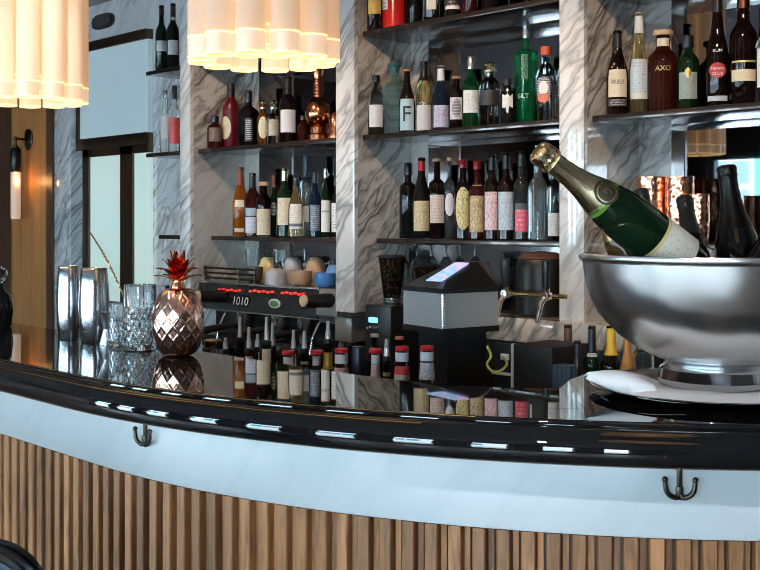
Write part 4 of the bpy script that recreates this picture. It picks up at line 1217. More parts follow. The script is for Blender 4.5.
# ---- middle bay, gin shelf
GL = 'gin bottles in the middle bay'
bottle(376, 2.722, Z2, 75.5, 14, 'squat', g_clear, ('screw', capk, .88), [('rect', 105.5, 127.5, .95, label_mat((.74, .76, .80), (.08, .09, .14), 5, None, (.4, .6), .3, 2.))], 'clear bottle with black cap and white label, first on the gin shelf', group=GL)
bottle(394.5, 2.795, Z2, 64, 21.5, 'shoulder', g_blue, ('flare', M('teal_cap', (.03, .10, .12), .35), .86), [], 'large pale aqua bottle with a flared teal stopper', group=GL)
bottle(407, 2.752, Z2, 69.5, 14.5, 'slope', g_wine, ('cork', corkd, .93), [('rect', 99.5, 131, .95, label_mat((.45, .62, .68), (.10, .16, .20), 9, None, (.4, .6), .0, 2.))], 'dark bottle with a pale blue label bearing a large letter F', group=GL,
       lets=[('F', 114.5, 15, lk), ])
bottle(424, 2.79, Z2, 62, 17.5, 'squat', g_gold, ('capsule', capk, .73), [('rect', 106, 131, 1.0, label_mat((.66, .66, .66), (.30, .30, .32), 6, None, (.4, .6), .4, 1.))], 'clear bottle with a tall black capsule and grey white label', group=GL)
bottle(441, 2.80, Z2, 66.5, 15.5, 'slope', g_navy, ('capsule', capw, .78), [('rect', 106, 128, .95, pt((.62, .60, .72), (.20, .18, .34), 9, .48))], 'navy bottle with a white capsule and lilac patterned label', group=GL)
bottle(456.5, 2.80, Z2, 76.5, 13.5, 'squat', g_wine, ('cork', corkd, .90), [('rect', 98, 120, .95, label_mat((.60, .56, .56), (.1, .1, .1), 6, None, (.4, .6), .3, 3.)), ('oval', 100, 118, .55, label_mat((.16, .15, .16), (.65, .6, .6), 4, None, (.4, .6), .6, 3.))], 'squat black bottle with a round emblem on its pale label', group=GL)
bottle(471, 2.80, Z2, 57, 16, 'std', g_green, ('screw', silver, .83), [('rect', 91, 113.5, .95, label_mat((.78, .80, .80), (.08, .10, .10), 5, None, (.4, .6), .42, 6.))], 'green bottle with a silver cap and white label', group=GL)
bottle(490, 2.81, Z2, 64, 20, 'squat', g_clear, ('ball', gold, .87), [('rect', 91, 106, .95, label_mat((.03, .025, .02), (.3, .2, .1), 3, None, (.4, .6), .2, 3.))], 'clear bottle with ball stopper and a gold key on its black label', group=GL)
X, D = at(490, 2.81)
bottle(507.5, 2.775, Z2, 79, 13.5, 'squat', g_black, ('screw', capk, .86), [('hex', 88.5, 114, .85, label_mat((.74, .77, .76), (.12, .12, .12), 7, None, (.4, .6), .35, 4.))], 'dark bottle with a white six sided label on the gin shelf', group=GL)
bottle(526, 2.83, Z2, 20.5, 25, 'taper', G('bottle_green', (.01, .26, .10), .72), ('screw', silver, .83), [('rect', 56, 80, .30, pt((.03, .16, .08), (.45, .60, .52), 5, .46), -.1)], 'tall square green bottle with a silver cap, tallest on the gin shelf', group=GL,
       lets=[('GILT', 97, 4.6, lw, .06, -.30)], sqrot=.5)
bottle(546, 2.80, Z2, 47, 18.5, 'squat', g_clear, ('screw', M('red_orange_cap', (.5, .08, .03), .35), .89), [('oval', 77, 100, .85, label_mat((.04, .045, .09), (.75, .75, .75), 9, None, (.4, .6), .62, 2.), -.25), ('oval', 82, 96, .45, wl(3., .4, 4), -.25), ('oval', 94.5, 103.5, .6, label_mat((.55, .14, .08), (.8, .5, .4), 3, None, (.4, .6), .3, 2.), -.25)], 'clear bottle with an orange red cap and round navy label by the pillar', group=GL)
bottle(561, 2.83, Z2, 50, 15, 'squat', g_clear, ('screw', capk, .89), [('oval', 77, 99, .85, label_mat((.05, .05, .08), (.75, .75, .75), 7, None, (.4, .6), .5, 8.), -.4)], 'clear bottle with a round dark label cut by the pillar', group=GL)

# ---- middle bay, top shelf (only the lower halves show)
GL = 'bottles on the topmost shelf'
Ht = .30
bottle(374.5, 2.722, Z1, 0, 13, 'std', g_black, ('capsule', gold, .8), [('rect', -28, 15, .95, label_mat((.72, .48, .10), (.35, .2, .04), 8, None, (.4, .6), .4, 1.))], 'black bottle with a golden yellow label, first on the topmost shelf', group=GL, H=Ht)
bottle(394, 2.78, Z1, 0, 21, 'slope', g_red, ('capsule', redwax, .8), [('rect', -6, 11, .35, wl(2., .5, 3), -.9)], 'bright red bottle on the topmost shelf', group=GL, H=Ht)
bottle(414, 2.83, Z1, 0, 12, 'std', g_black, ('capsule', capk, .8), [], 'plain black bottle right of the bright red bottle', group=GL, H=Ht)
bottle(431, 2.80, Z1, 0, 17, 'block', g_wine, ('capsule', capk, .8), [('rect', -18, 11, .5, label_mat((.50, .52, .46), inkk, 6, None, (.4, .6), .35, 2.))], 'dark square bottle with a grey green label on the topmost shelf', group=GL, H=Ht, sqrot=-.2)
bottle(452.5, 2.80, Z1, 0, 14.5, 'std', g_black, ('capsule', capk, .8), [('rect', -14, 10.5, .95, label_mat((.02, .02, .02), (.8, .8, .8), 6, (.75, .75, .75), (.0, .14), .4, 2.))], 'black bottle with a black label edged white on the topmost shelf', group=GL, H=Ht)
bottle(471, 2.81, Z1, 0, 14, 'std', g_redb, ('capsule', capb, .8), [], 'red brown bottle on the topmost shelf beside the black labelled one', group=GL, H=Ht)
bottle(490, 2.81, Z1, 0, 15, 'std', g_wine, ('capsule', capk, .8), [], 'dark bottle at the top edge of the picture above the green one', group=GL, H=Ht)

# ---- middle bay, lower shelf
GL = 'liqueur bottles above the till'
Y = 2.83
bottle(408, 2.81, Z3, 163, 14, 'shoulder', G('smoke_glass', (.008, .009, .010), .2), ('screw', capk, .84), [], 'black bottle without a paper label, first on the shelf above the till', group=GL)
bottle(421.5, 2.80, Z3, 158, 15, 'slope', g_black, ('capsule', redwax, .84), [('rect', 201, 231, .95, pt((.66, .52, .30), (.32, .22, .10), 8, .47))], 'black bottle with red wax top and tan patterned label', group=GL)
bottle(437, 2.815, Z3, 159, 14, 'shoulder', g_wine, ('cork', cork, .93), [('rect', 195, 223, .95, label_mat((.68, .54, .46), (.14, .08, .08), 6, None, (.4, .6), .45, 5.))], 'corked bottle with a small pink label left of the round label one', group=GL)
bottle(449.5, Y, Z3, 158, 14.5, 'shoulder', G('smoky_clear_glass', (.14, .16, .17), .8), ('cork', cork, .92), [('oval', 193, 216, .95, label_mat((.72, .68, .74), (.12, .08, .16), 6, None, (.4, .6), .4, 3.))], 'corked bottle with a round white label above the till', group=GL)
bottle(463, Y, Z3, 160, 14, 'std', g_wine, ('screw', redwax, .90), [('oval', 187, 230, .95, pt((.68, .58, .28), (.16, .10, .04), 7, .46))], 'red topped bottle with a long yellow oval label', group=GL)
bottle(477, Y, Z3, 161.5, 14, 'std', g_redb, ('screw', redwax, .90), [('rect', 185, 232, .95, pt((.58, .48, .26), (.20, .06, .04), 9, .5))], 'red topped bottle with a tall straw coloured label', group=GL)
bottle(492, Y, Z3, 155, 14, 'std', g_wine, ('capsule', capk, .82), [('rect', 192, 230, .95, pt((.72, .62, .64), (.50, .06, .14), 7, .47))], 'dark bottle with a pink and crimson patterned label', group=GL)
bottle(506, Y, Z3, 153, 14.5, 'std', g_wine, ('capsule', capk, .82), [('rect', 192, 230, .95, pt((.50, .58, .64), (.26, .30, .42), 7, .48))], 'dark bottle with a grey blue patterned label', group=GL)
bottle(521.5, Y, Z3, 152, 14, 'std', G('dark_smoke_glass', (.03, .033, .036), .5), ('capsule', capk, .84), [('rect', 203.5, 232, .8, label_mat((.56, .08, .12), (.85, .8, .8), 4, (.06, .06, .07), (.78, 1.0), .4, 2.))], 'slim dark bottle with a red label near the pale blue bottle', group=GL)
bottle(538, Y - .01, Z3, 152, 16.5, 'std', G('ice_blue_glass', (.62, .80, .86), .92), ('capsule', capk, .84), [('rect', 180, 232, .12, label_mat((.65, .75, .78), (.08, .08, .1), 12, None, (.4, .6), .55, 2.), -.75)], 'pale blue clear bottle behind the champagne cork', group=GL)
bottle(554, Y, Z3, 156, 15, 'std', g_clear, ('capsule', capk, .84), [('rect', 213, 236, .9, label_mat((.64, .60, .58), (.2, .16, .16), 6, None, (.4, .6), .4, 4.))], 'clear bottle with a beige label against the pillar, last above the till', group=GL)

# ---- right bay, rum shelf
GL = 'rum bottles over the champagne bowl'
bottle(617.5, 2.755, Z2, 31, 20.5, 'slope', g_wine, ('capsule', capk, .80), [('rect', 70.5, 98, .95, cl(3., .3, 6)), ('rect', 100, 107, .95, label_mat((.05, .045, .05), (.6, .55, .5), 2, None, (.4, .6), .5, 5.))], 'dark brown bottle with cream label, leftmost over the champagne bowl', group=GL,
       lets=[('ABUELO', 83, 4.2, lk, .038)])
bottle(639, 2.80, Z2, 13.5, 24, 'rum', g_gold, ('capsule', capw, .80), [('rect', 60, 100, .95, label_mat((.62, .70, .74), (.10, .14, .18), 9, (.74, .74, .66), (.0, .16), .42, 5.))], 'pale gold bottle with light blue label and grey white capsule', group=GL)
bottle(663, 2.795, Z2, 31, 30, 'squat', g_redb, ('cork', cork, .88), [('rect', 39, 47, 1.0, cl(1., .4, 2))], 'wide dark red bottle with a broad cork stopper', group=GL, lets=[('AXO', 70, 5, lgold, .05)])
bottle(688, 2.80, Z2, 36, 24, 'squat', g_dgreen, ('screw', capk, .84), [('rect', 73.5, 100, .85, label_mat((.34, .37, .33), (.08, .09, .08), 9, None, (.4, .6), .45, 5.)), ('oval', 69, 79, .28, M('gold_medal', (.85, .65, .25), .25, metal=.9))], 'squat green bottle with a gold medallion above its silver label', group=GL)
bottle(717.5, 2.80, Z2, -6, 22, 'rum', g_wine, ('capsule', capk, .84), [('oval', 64, 79, .75, M('red_seal', (.50, .05, .05), .4)), ('rect', 97, 102, .9, label_mat((.55, .58, .62), (.1, .1, .1), 2, None, (.4, .6), .4, 2.))], 'tall black bottle with a round red seal over the champagne bowl', group=GL,
       lets=[('Havana', 69.5, 3.2, lw, .036), ('CLUB', 75, 3.2, lw, .03), ('RUM', 52, 3.2, lw, .03)])
bottle(743.5, 2.81, Z2, -2, 26, 'squat', g_wine, ('capsule', copper_dk, .90), [('rect', 71, 82.5, .95, label_mat((.70, .60, .42), (.3, .2, .1), 3, None, (.4, .6), .3, 7.)), ('rect', 62, 64, .9, lgold)], 'dark bottle with a cream band right of the red seal bottle', group=GL)
bottle(766, 2.81, Z2, 4, 24, 'std', g_clear, ('capsule', capk, .85), [('rect', 38, 88, .95, wl(9., .4, 10))], 'bottle with a tall white label cut by the right edge', group=GL)

# ---- speed rail behind the bar: bottles with pourers, sodas with foil necks
GL = 'bottles with steel pourers in the rail'
ZR1 = ZR + .0008
def pour(px, Y, ybody, ytip, w, glass, label, labs=(), capm=None):
    X, D = at(px, Y)
    return bottle(px, Y, ZR1, ybody, w, 'std', glass, ('capsule', capm, .965) if capm else None, list(labs), label, group=GL, pourer=(ybody - ytip) * D / F)
pour(240, 1.965, 341, 317, 22, g_black, 'black bottle with a long steel pourer, leftmost in the rail', [], capk)
pour(249, 1.880, 352, 327, 21, g_amber, 'bottle with gold neck band and steel pourer in the rail', [('rect', 356, 359, 1.5, lgold)], capk)
pour(266.5, 1.890, 344, 317, 24, g_dgreen, 'bottle with a cream neck label and steel pourer in the rail', [('rect', 348.5, 364, 1.3, cl(2., .35, 3))], capk)
pour(272.5, 1.985, 349, 323, 20, g_black, 'black topped pourer bottle behind the cream necked one', [], capk)
pour(293.5, 1.970, 352, 330, 20, g_clear, 'clear bottle with a steel pourer behind the first red capped sodas', [], None)
pour(304.5, 1.905, 352, 331, 20, g_wine, 'bottle with a black and gold neck between two red capped sodas', [('rect', 361, 364, 1.5, lgold)], capk)
pour(328, 1.905, 343, 321, 22, g_wine, 'bottle with an amber gold neck and steel pourer', [('rect', 352, 369, 1.5, M('amber_foil', (.50, .30, .06), .3, metal=.6))], capk)
pour(386.5, 1.900, 360, 339, 18, g_wine, 'dark pourer bottle between two red capped sodas', [('rect', 372, 376, 1.5, lgold)], capk)
# two short steel pourers to the left of the row
pour(225.5, 1.905, 352, 338, 15, g_clear, 'small clear bottle with a short pourer beside the pineapple', [], None)
pour(257.5, 1.990, 350, 334, 16, g_clear, 'clear pourer bottle set back in the rail', [], None)
GL = 'red capped sodas in the rail'
def soda(px, Y, ytop, w, label, lab):
    X, D = at(px, Y)
    b_ = bottle(px, Y, ZR1, ytop, w * 1.12, 'soda', g_clear, None, [('rect', ytop + 5.5, ytop + 14.5, PI * .55, label_mat((.66, .70, .76), (.45, .48, .55), 2, None, (.4, .6), .3, 1.)), lab], label, 'soda_bottle', GL)
    H = zat(ytop, D) - ZR1
    g = MB(); r = w * D / F / 2 * .97
    g.lathe([(r * .92, H - .010), (r, H - .0095)] + [(r * (1.0 if k % 2 else .96), H - .008 + k * .0016) for k in range(5)] + [(r * .9, H + .001)], 24); g.build('cap', red, b_)
    return b_
SL = [('rect', 0, 0, 0, None)]
soda(288.5, 1.880, 351, 14, 'red capped soda left of the black and gold bottle', ('rect', 365, 369, 1.4, M('pink_label', (.70, .38, .42), .5)))
soda(316.5, 1.885, 350.5, 14, 'red capped soda left of the amber gold neck', ('rect', 370, 374, 1.4, wl(2.)))
soda(341.5, 1.885, 348.5, 14, 'red capped soda just left of the dark navy tin', ('rect', 367, 374, 1.4, pt((.72, .66, .70), (.5, .2, .25), 4)))
soda(375.5, 1.890, 349, 14, 'red capped soda with a pink flecked label', ('rect', 364, 378, 1.4, pt((.72, .62, .64), (.45, .2, .25), 5)))
soda(402, 1.895, 346.5, 14, 'red capped soda with a red and white label', ('rect', 365.5, 380, 1.4, label_mat((.66, .05, .06), (.8, .8, .8), 3, (.72, .72, .72), (.0, .42), .3, 1.)))
soda(427, 1.925, 346, 14, 'red capped soda furthest right, alone beside the till', ('rect', 362, 379, 1.4, pt((.72, .70, .74), (.3, .3, .4), 5)))
# black tin in the rail, and two wax topped bottles behind the sodas
X, D = at(358.5, 1.905)
g = MB(); r = 14 * D / F / 2; H = zat(346.5, D) - ZR1
g.lathe([(r * .95, 0), (r, .003), (r, H - .003), (r * .95, H)], 28)
o = g.build('tin_can', M('dark_navy_tin', (.014, .018, .032), .3, metal=.4)); o.location = (X, 1.905, ZR1); tag(o, 'dark navy tin between two red capped sodas', 'tin')
g = MB(); g.lathe([(r * 1.004, H * .45), (r * 1.008, H * .5), (r * 1.004, H * .55)], 28, cap0=False, cap1=False); g.build('copper_band', copper_dk, o)
X, D = at(213, 1.905)
t = thing('glass_jar', 'small clear jar with a gold lid right of the copper pineapple', 'jar', (X, 1.905, ZR1)); H = zat(339.5, D) - ZR1
g = MB(); g.lathe([(.026, 0), (.030, .004), (.031, H * .8), (.024, H * .86), (.024, H * .9)], 28); g.build('glass_body', g_clear, t)
g = MB(); g.lathe([(.0255, H * .88), (.027, H * .89), (.027, H * .985), (.024, H)], 28); g.build('lid', brass, t)

# a second row of bottles standing on the back counter, seen between the others
GL = 'bottles on the back counter'
ZBC = .8808
def back(px, Y, ytop, w, st, glass, cap, labs, label): return bottle(px, Y, ZBC, ytop, w, st, glass, cap, labs, label, group=GL)
back(374.5, 2.30, 334, 17, 'std', g_wine, ('cork', M('grey_wax', (.30, .27, .24), .5), .90), [], 'dark bottle with a grey stopper behind the pink flecked soda')
back(399.5, 2.30, 336.5, 17, 'std', g_wine, ('cork', M('rust_wax', (.35, .13, .10), .5), .90), [], 'dark bottle with a rust red stopper behind the red and white soda')
back(568, 2.46, 325, 19, 'std', g_brown, ('capsule', M('brown_capsule', (.10, .04, .03), .4), .6), [], 'tall brown bottle standing under the marble pillar')
back(577.5, 2.32, 341, 17, 'std', g_black, ('capsule', capk, .7), [], 'short black bottle in front of the tall brown one')
back(592, 2.42, 326, 18, 'std', g_dgreen, ('capsule', capk, .72), [('rect', 343, 356, 1.0, label_mat((.5, .54, .56), (.05, .05, .05), 3, None, (.4, .6), .5, 3.))], 'dark bottle with a silver grey label left of the yellow necked bottle')
back(611, 2.42, 325, 22, 'std', g_wine, ('capsule', M('yellow_foil', (.70, .42, .03), .35), .70), [], 'dark bottle with a bright yellow neck under the silver bowl')
back(627, 2.40, 331, 16, 'slope', G('rust_spirit', (.45, .16, .03), .6), ('capsule', M('orange_foil', (.45, .20, .05), .35), .6), [], 'orange brown bottle right of the yellow necked bottle')
X, D = at(643, 2.38)
g = MB(); H = zat(343, D) - ZBC
g.lathe([(.024, 0), (.027, .004), (.028, H * .86), (.016, H * .93), (.018, H), (.014, H), (.012, H * .93), (.024, H * .84), (.022, .012), (.004, .01)], 24)
o = g.build('glass_carafe', g_clear); o.location = (X, 2.38, ZBC); tag(o, 'small clear carafe under the silver bowl', 'carafe')

# copper tumblers on the lower shelf behind the bowl
GL = 'copper tumblers behind the champagne bowl'
hamc = M('hammered_copper', (.95, .46, .30), .2, metal=1)
ns, ls, b = nt(hamc)
tc = ns.new('ShaderNodeTexCoord'); vo = node(ns, 'ShaderNodeTexVoronoi', i_Scale=70.0); ls.new(tc.outputs['Object'], vo.inputs['Vector'])
bp = ns.new('ShaderNodeBump'); bp.inputs['Strength'].default_value = .5; bp.inputs['Distance'].default_value = .003; ls.new(vo.outputs['Distance'], bp.inputs['Height']); ls.new(bp.outputs[0], b.inputs['Normal'])
for px, Y, yt, w, lab in ((651, 2.82, 177, 30, 'hammered copper tumbler, leftmost behind the champagne bottles'), (680, 2.835, 177, 29, 'hammered copper tumbler between two others behind the bowl'),
                          (690.5, 2.79 - .01, 194, 20, 'shorter hammered copper tumbler, rightmost behind the bowl')):
    X, D = at(px, Y)
    h = zat(yt, D) - Z3; r = w * D / F / 2
    if px > 685: X += .028
    g = MB(); g.lathe([(r * .86, 0), (r * .9, .003), (r, h * .5), (r * .98, h), (r * .93, h), (r * .94, h * .5), (r * .8, .01), (.003, .008)], 36)
    o = g.build('copper_tumbler', hamc); o.location = (X, Y, Z3); tag(o, lab, 'tumbler', GL)
# the warm candle in the middle tumbler
X, D = at(687, 2.80)

# ================================================================== CHAMPAGNE
CH = [(.030, 0), (.040, .003), (.0435, .012), (.0440, .05), (.0440, .135), (.0425, .155), (.0375, .180), (.0300, .205), (.0230, .228), (.0185, .250), (.0160, .272), (.0152, .292), (.0168, .296), (.0168, .303), (.0148, .306)]
def champ(tip, toward, label, foil, glassm, labm=None, scale=1.0, foil_from=.212, medal=False, neckband=False, roll=0.0, greenband=None, shoulder_label=None, rs=1.0, wire=True):
    """tip: top of the cork; toward: a point further down the axis"""
    ax = (tip - toward).normalized()
    LEN = .318 * scale
    base = tip - ax * LEN
    t = thing('champagne_bottle', label, 'bottle', base, 0, 'champagne bottles in the silver bowl')
    q = Vector((0, 0, 1)).rotation_difference(ax)
    t.rotation_mode = 'QUATERNION'
    # turn the printed side to the camera
    cam = (Vector((0, 0, CAMZ)) - (base + ax * LEN * .5)).normalized()
    lc = q.inverted() @ cam
    face = math.atan2(lc.y, lc.x) + roll
    t.rotation_quaternion = q
    P = [(r * scale * (rs if z < .24 else rs + (1 - rs) * min(1, (z - .24) / .05)), z * scale) for r, z in CH]
    g = MB(); g.lathe(P, 40); g.build('glass_body', glassm, t)
    def rad(z, a):
        for p, p2 in zip(P[:-1], P[1:]):
            if p[1] <= z <= p2[1]: return p[0] + (p2[0] - p[0]) * (z - p[1]) / max(1e-6, p2[1] - p[1])
        return P[-1][0]
    # foil over neck, wire cage and cork
    zs = [foil_from * scale + (.300 * scale - foil_from * scale) * k / 14 for k in range(15)]
    prof_ = [(rad(z, 0) + .0009 + (.0004 if k % 2 else 0), z) for k, z in enumerate(zs)]
    top = [(.0185 * scale, .297 * scale), (.0172 * scale, .301 * scale), (.0178 * scale, .306 * scale), (.0185 * scale, .311 * scale), (.0165 * scale, .316 * scale), (.009 * scale, .3185 * scale)]
    def wr(th, z):
        return .0006 * scale * math.sin(th * 11 + z * 300) if z > .27 * scale else .0
    g = MB(); g.lathe(prof_ + top, 44, disp=wr); fo = g.build('foil', foil, t)
    g = MB()
    for k in range(4 if wire else 0):
        a = PI / 2 * k + .4
        g.tube([(.0195 * scale * math.cos(a), .0195 * scale * math.sin(a), .288 * scale), (.0205 * scale * math.cos(a), .0205 * scale * math.sin(a), .300 * scale), (.0195 * scale * math.cos(a), .0195 * scale * math.sin(a), .313 * scale), (.010 * scale * math.cos(a), .010 * scale * math.sin(a), .3195 * scale)], .0010, 6)
    if wire: g.tube([(.0190 * scale * math.cos(2 * PI * k / 24), .0190 * scale * math.sin(2 * PI * k / 24), .2885 * scale) for k in range(24)], .0011, 6, closed=True)
    if wire: g.build('wire_cage', foil, fo)
    if labm:
        g = MB(); patch(g, rad, face, 1.25, .030 * scale, .092 * scale, 'rect', off=.0008); g.build('paper_label', labm, t)
    if greenband:
        g = MB(); g.lathe([(rad(z, 0) + .0014, z) for z in (foil_from * scale - .001, foil_from * scale + .003, foil_from * scale + .006)], 44, cap0=False, cap1=False); g.build('green_band', greenband, fo)
        g = MB(); g.lathe([(rad(z, 0) + .0014, z) for z in (foil_from * scale + .009, foil_from * scale + .010, foil_from * scale + .011)], 44, cap0=False, cap1=False); g.build('green_line', greenband, fo)
    if medal:
        zc = (foil_from + .014) * scale
        for rr, mm, of, nm in ((.0185, M('dark_medal', (.035, .030, .018), .4, metal=.2), .0022, 'medallion'), (.0150, gold, .0028, 'medallion_ring'), (.0132, M('dark_medal', (.1, .1, .1)), .0034, 'medallion_centre')):
            g = MB(); hf = rr * scale / rad(zc, 0)
            patch(g, rad, face + .38, hf, zc - rr * scale, zc + rr * scale, 'oval', off=of); g.build(nm, mm, fo)
        g = MB(); wrap_text(g, 'PJ', .011 * scale, rad, face + .38, zc, .0042); g.build('lettering', gold, fo, smooth=False)
    if shoulder_label:
        g = MB(); patch(g, rad, face, 1.3, .148 * scale, .182 * scale, 'rect', off=.001); g.build('shoulder_label', shoulder_label, t)
    return t
def bowl_r(z):
    k = min(max((z - 1.163) / .182, 0), 1)
    for a, c in zip(BP[:-1], BP[1:]):
        if a[1] <= k <= c[1]: return RB * (a[0] + (c[0] - a[0]) * (k - a[1]) / (c[1] - a[1])) - .006
    return RB * .97
def inbowl(px, y, D, pxb, Db_, scale, *a, **k):
    """cork at column px, row y and depth D; the base stands in the bowl along column pxb at depth Db_"""
    tip = atD(px, y, D); L_ = .318 * scale
    dx, dy = ray(pxb); bx_, by_ = dx * Db_, dy * Db_
    h2 = (tip.x - bx_) ** 2 + (tip.y - by_) ** 2
    dz = math.sqrt(max(L_ * L_ - h2, 1e-4))
    base = Vector((bx_, by_, tip.z - dz))
    rr = math.hypot(bx_ - BX, by_ - BY)
    print('CHAMP', round(base.z, 3), 'r', round(rr, 3), 'limit', round(bowl_r(base.z) - .044 * scale, 3), 'tilt', round(math.degrees(math.atan2(math.sqrt(h2), dz))))
    return champ(tip, base, a[0], *a[1:], scale=scale, **k)
inbowl(536.5, 150, 1.90, 694, 1.99, 1.18, 'green champagne bottle with gold foil leaning out of the silver bowl to the left', gold, g_champ,
      label_mat((.80, .76, .66), (.35, .30, .22), 6, (.70, .56, .28), (.90, 1.0), .40, 3.), foil_from=.188, rs=.89, medal=True, greenband=M('lime_foil', (.12, .26, .03), .3, metal=.3), roll=.1)
inbowl(640, 190, 2.19, 672, 2.08, .90, 'dark foiled bottle behind the green champagne bottle, neck only showing', capk, g_champ, None, wire=False)
inbowl(684, 197, 2.16, 708, 2.03, .92, 'black necked bottle with a white shoulder label in the middle of the bowl', capk, g_wine, None, wire=False, foil_from=.222, shoulder_label=label_mat((.74, .74, .76), (.15, .15, .16), 3, None, (.4, .6), .45, 2.))
inbowl(726, 165, 2.03, 750, 2.02, 1.0, 'large dark bottle with black foil at the right of the bowl', M('matt_black_foil', (.006, .004, .003), .33, spec=.25), g_black, None, foil_from=.20, wire=False)
inbowl(598, 180, 2.10, 642, 2.08, .74, 'copper brown bottle behind the leaning green champagne bottle', M('copper_foil', (.42, .22, .10), .3, metal=.8), G('brown_green_glass', (.12, .06, .02), .5), None, foil_from=.16)
inbowl(790, 190, 1.95, 742, 1.93, .88, 'dark bottle at the right edge leaning out of the bowl', capk, g_black, None, wire=False)

# ================================================================== BAR STOOL, lower left corner
dx, dy = ray(2)
Dst = 1.60
SX, SYY = Dst * dx, Dst * dy
st = thing('bar_stool', 'dark blue leather bar stool in the lower left corner', 'bar stool', (SX, SYY, 0), ANG)
leather = M('navy_leather', (.020, .045, .075), .32, coat=.2)
zt = zat(547, Dst)
def shell(g, inset, z0, z1, d0, d1, rr):
    w = .078 - inset
    pts = []
    n = 10
    for k in range(n + 1): a = PI / 2 * k / n; pts.append((w - rr + rr * math.sin(a), z1 - rr + rr * math.cos(a)))
    pl = [(-x, z) for x, z in reversed(pts)] + pts
    poly = [(x, z) for x, z in pl] + [(w, z0), (-w, z0)]
    vs = [Vector((x * 1.0, d0, z)) for x, z in poly] + [Vector((x, d1, z)) for x, z in poly]
    m = len(poly)
    bv, fs = g.faces(vs, [tuple(range(m)), tuple(range(2 * m - 1, m - 1, -1))] + [(i, (i + 1) % m, m + (i + 1) % m, m + i) for i in range(m)])
    return poly
g = MB()
W = .20
poly = []
rr = .08
cx0 = -.144                           # the back is wide; its right corner is what the picture shows
def stool_outline(w, z0, z1, rr):
    o = []
    for k in range(13): a = PI / 2 * k / 12; o.append((cx0 + w - rr + rr * math.sin(a), z1 - rr + rr * math.cos(a)))
    l = [(2 * cx0 - x, z) for x, z in reversed(o)]
    return l + o + [(cx0 + w, z0), (2 * cx0 - cx0 - w, z0)]
def slab(g, w, z0, z1, rr, d0, d1):
    p = stool_outline(w, z0, z1, rr)
    vs = [Vector((x, d0, z)) for x, z in p] + [Vector((x, d1, z)) for x, z in p]
    m = len(p)
    g.faces(vs, [tuple(range(m)), tuple(range(2 * m - 1, m - 1, -1))] + [(i, (i + 1) % m, m + (i + 1) % m, m + i) for i in range(m)])
slab(g, W, .66, zt, rr, -.035, .025)
bmesh.ops.bevel(g.bm, geom=[e for e in g.bm.edges if abs(e.verts[0].co.y - e.verts[1].co.y) < 1e-6], offset=.012, segments=3, affect='EDGES')
g.build('backrest', leather, st)
g = MB()
p = stool_outline(W + .001, .66, zt + .001, rr)
g.tube([(x, -.030, z) for x, z in p], .0075, 8, closed=True); g.tube([(x, .020, z) for x, z in p], .006, 8, closed=True); g.build('piping', blk, st)
g = MB(); g.box(cx0 - .19, cx0 + .19, -.03, .36, .60, .67, bev=.025); g.build('seat', leather, st)
for sx in (-1, 1):
    for yy in (0.0, .33):
        g = MB(); g.tube([(cx0 + sx * .15, yy, .60), (cx0 + sx * .19, yy + (-.03 if yy < .1 else .03), 0)], [.016, .011], 12); g.build('leg', darkw, st)
g = MB(); g.box(cx0 - .178, cx0 + .178, .345, .365, .22, .24); g.box(cx0 - .178, cx0 + .178, -.03, -.01, .22, .24); g.build('footrest', brass, st)

# ================================================================== CAMERA AND LIGHT
cam = bpy.data.cameras.new('camera'); co = bpy.data.objects.new('camera', cam); COL.objects.link(co)
co.location = (0, 0, CAMZ); co.rotation_euler = (PI / 2, 0, ANG)
cam.sensor_width = 36; cam.sensor_fit = 'HORIZONTAL'; cam.lens = F / 760 * 36; cam.shift_y = -(285 - HY) / 760
cam.clip_start = .02; cam.clip_end = 200
SC.camera = co
w = bpy.data.worlds.new('sky'); SC.world = w; w.use_nodes = True
bg = w.node_tree.nodes['Background']; bg.inputs[0].default_value = (.68, .87, 1.0, 1); bg.inputs[1].default_value = 33.0

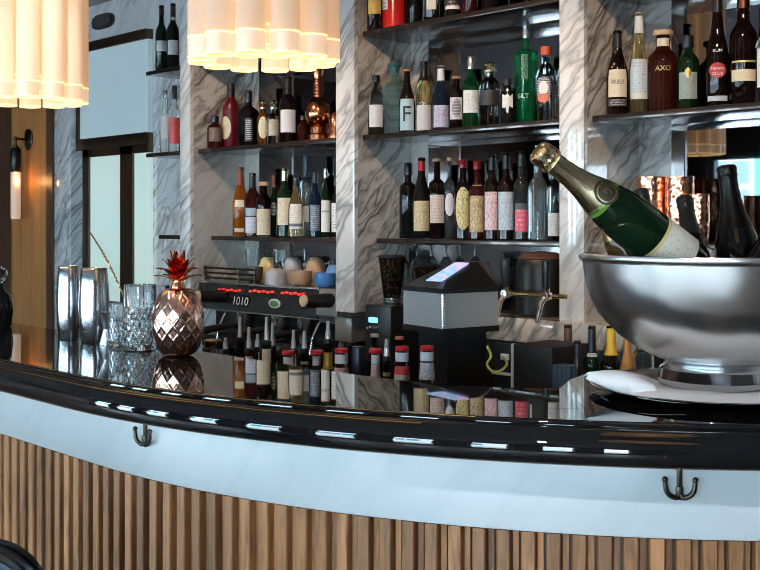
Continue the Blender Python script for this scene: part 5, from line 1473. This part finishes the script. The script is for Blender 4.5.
def area(name, loc, rot, sx, sy, e, col, portal=False, spread=None):
    l = bpy.data.lights.new(name, 'AREA'); l.shape = 'RECTANGLE'; l.size = sx; l.size_y = sy; l.energy = e; l.color = col
    if portal: l.cycles.is_portal = True
    if spread: l.spread = spread
    o = bpy.data.objects.new(name, l); COL.objects.link(o); o.location = loc; o.rotation_euler = rot
    return o
for i, (a, c) in enumerate(wins):      # daylight through the street windows
    area('daylight_portal', ((a + c) / 2, SY - .13, (WZ0 + WZ1) / 2), (PI / 2, 0, 0), c - a, WZ1 - WZ0, 1, (1, 1, 1), portal=True)
def spot(name, loc, to, e, col, size, blend=.4, rad=.03):
    l = bpy.data.lights.new(name, 'SPOT'); l.energy = e; l.color = col; l.spot_size = size; l.spot_blend = blend; l.shadow_soft_size = rad
    o = bpy.data.objects.new(name, l); COL.objects.link(o); o.location = loc
    o.rotation_euler = (Vector(to) - Vector(loc)).to_track_quat('-Z', 'Y').to_euler()
    return o
def point(name, loc, e, col, rad=.05):
    l = bpy.data.lights.new(name, 'POINT'); l.energy = e; l.color = col; l.shadow_soft_size = rad
    o = bpy.data.objects.new(name, l); COL.objects.link(o); o.location = loc
    return o
warm = (1.0, .66, .36)
for px, D in ((263.5, 2.15), (29, 2.87), (731, 1.347)):
    dx, dy = ray(px)
    point('pendant_light', (D * dx, D * dy, 2.02), 8, warm, .05)
# unseen warm spots, added to wash the back bar and its niches
for x in (-3.2, -2.15, -1.1, -.2):
    spot('fill_spot', (x, 1.75, CEIL - .03), (x - .45, 2.9, 1.45), 34, (1.0, .70, .45), 1.15, .5)
for x, y in ((-.62, .95), (-2.2, .95), (-3.2, .95)):  # unseen spots added to brighten what stands on the bar
    spot('bar_fill_spot', (x, y, CEIL - .03), (x - .25, y + .55, 1.1), 30, (1.0, .86, .72), 1.0, .6)
spot('fill_spot', (-.30, -.20, CEIL - .03), (-1.02, 1.72, 1.15), 70, (.95, .97, 1.0), .50, .6)  # unseen neutral spot, added to brighten the napkin and silver bowl
point('sconce_light', (xs_ + .03, 2.785, 1.41 + zz - .24), .8, (1.0, .48, .15), .02)

vs_ = SC.view_settings
vs_.view_transform = 'Standard'; vs_.look = 'None'; vs_.gamma = 1.0; vs_.exposure = 0.46; vs_.use_curve_mapping = False
cy = SC.cycles
cy.use_denoising = True; cy.filter_width = 1.0
cy.max_bounces = 10; cy.diffuse_bounces = 3; cy.glossy_bounces = 5; cy.transmission_bounces = 8; cy.transparent_max_bounces = 8
cy.caustics_reflective = False; cy.caustics_refractive = False
cy.sample_clamp_indirect = 6.0
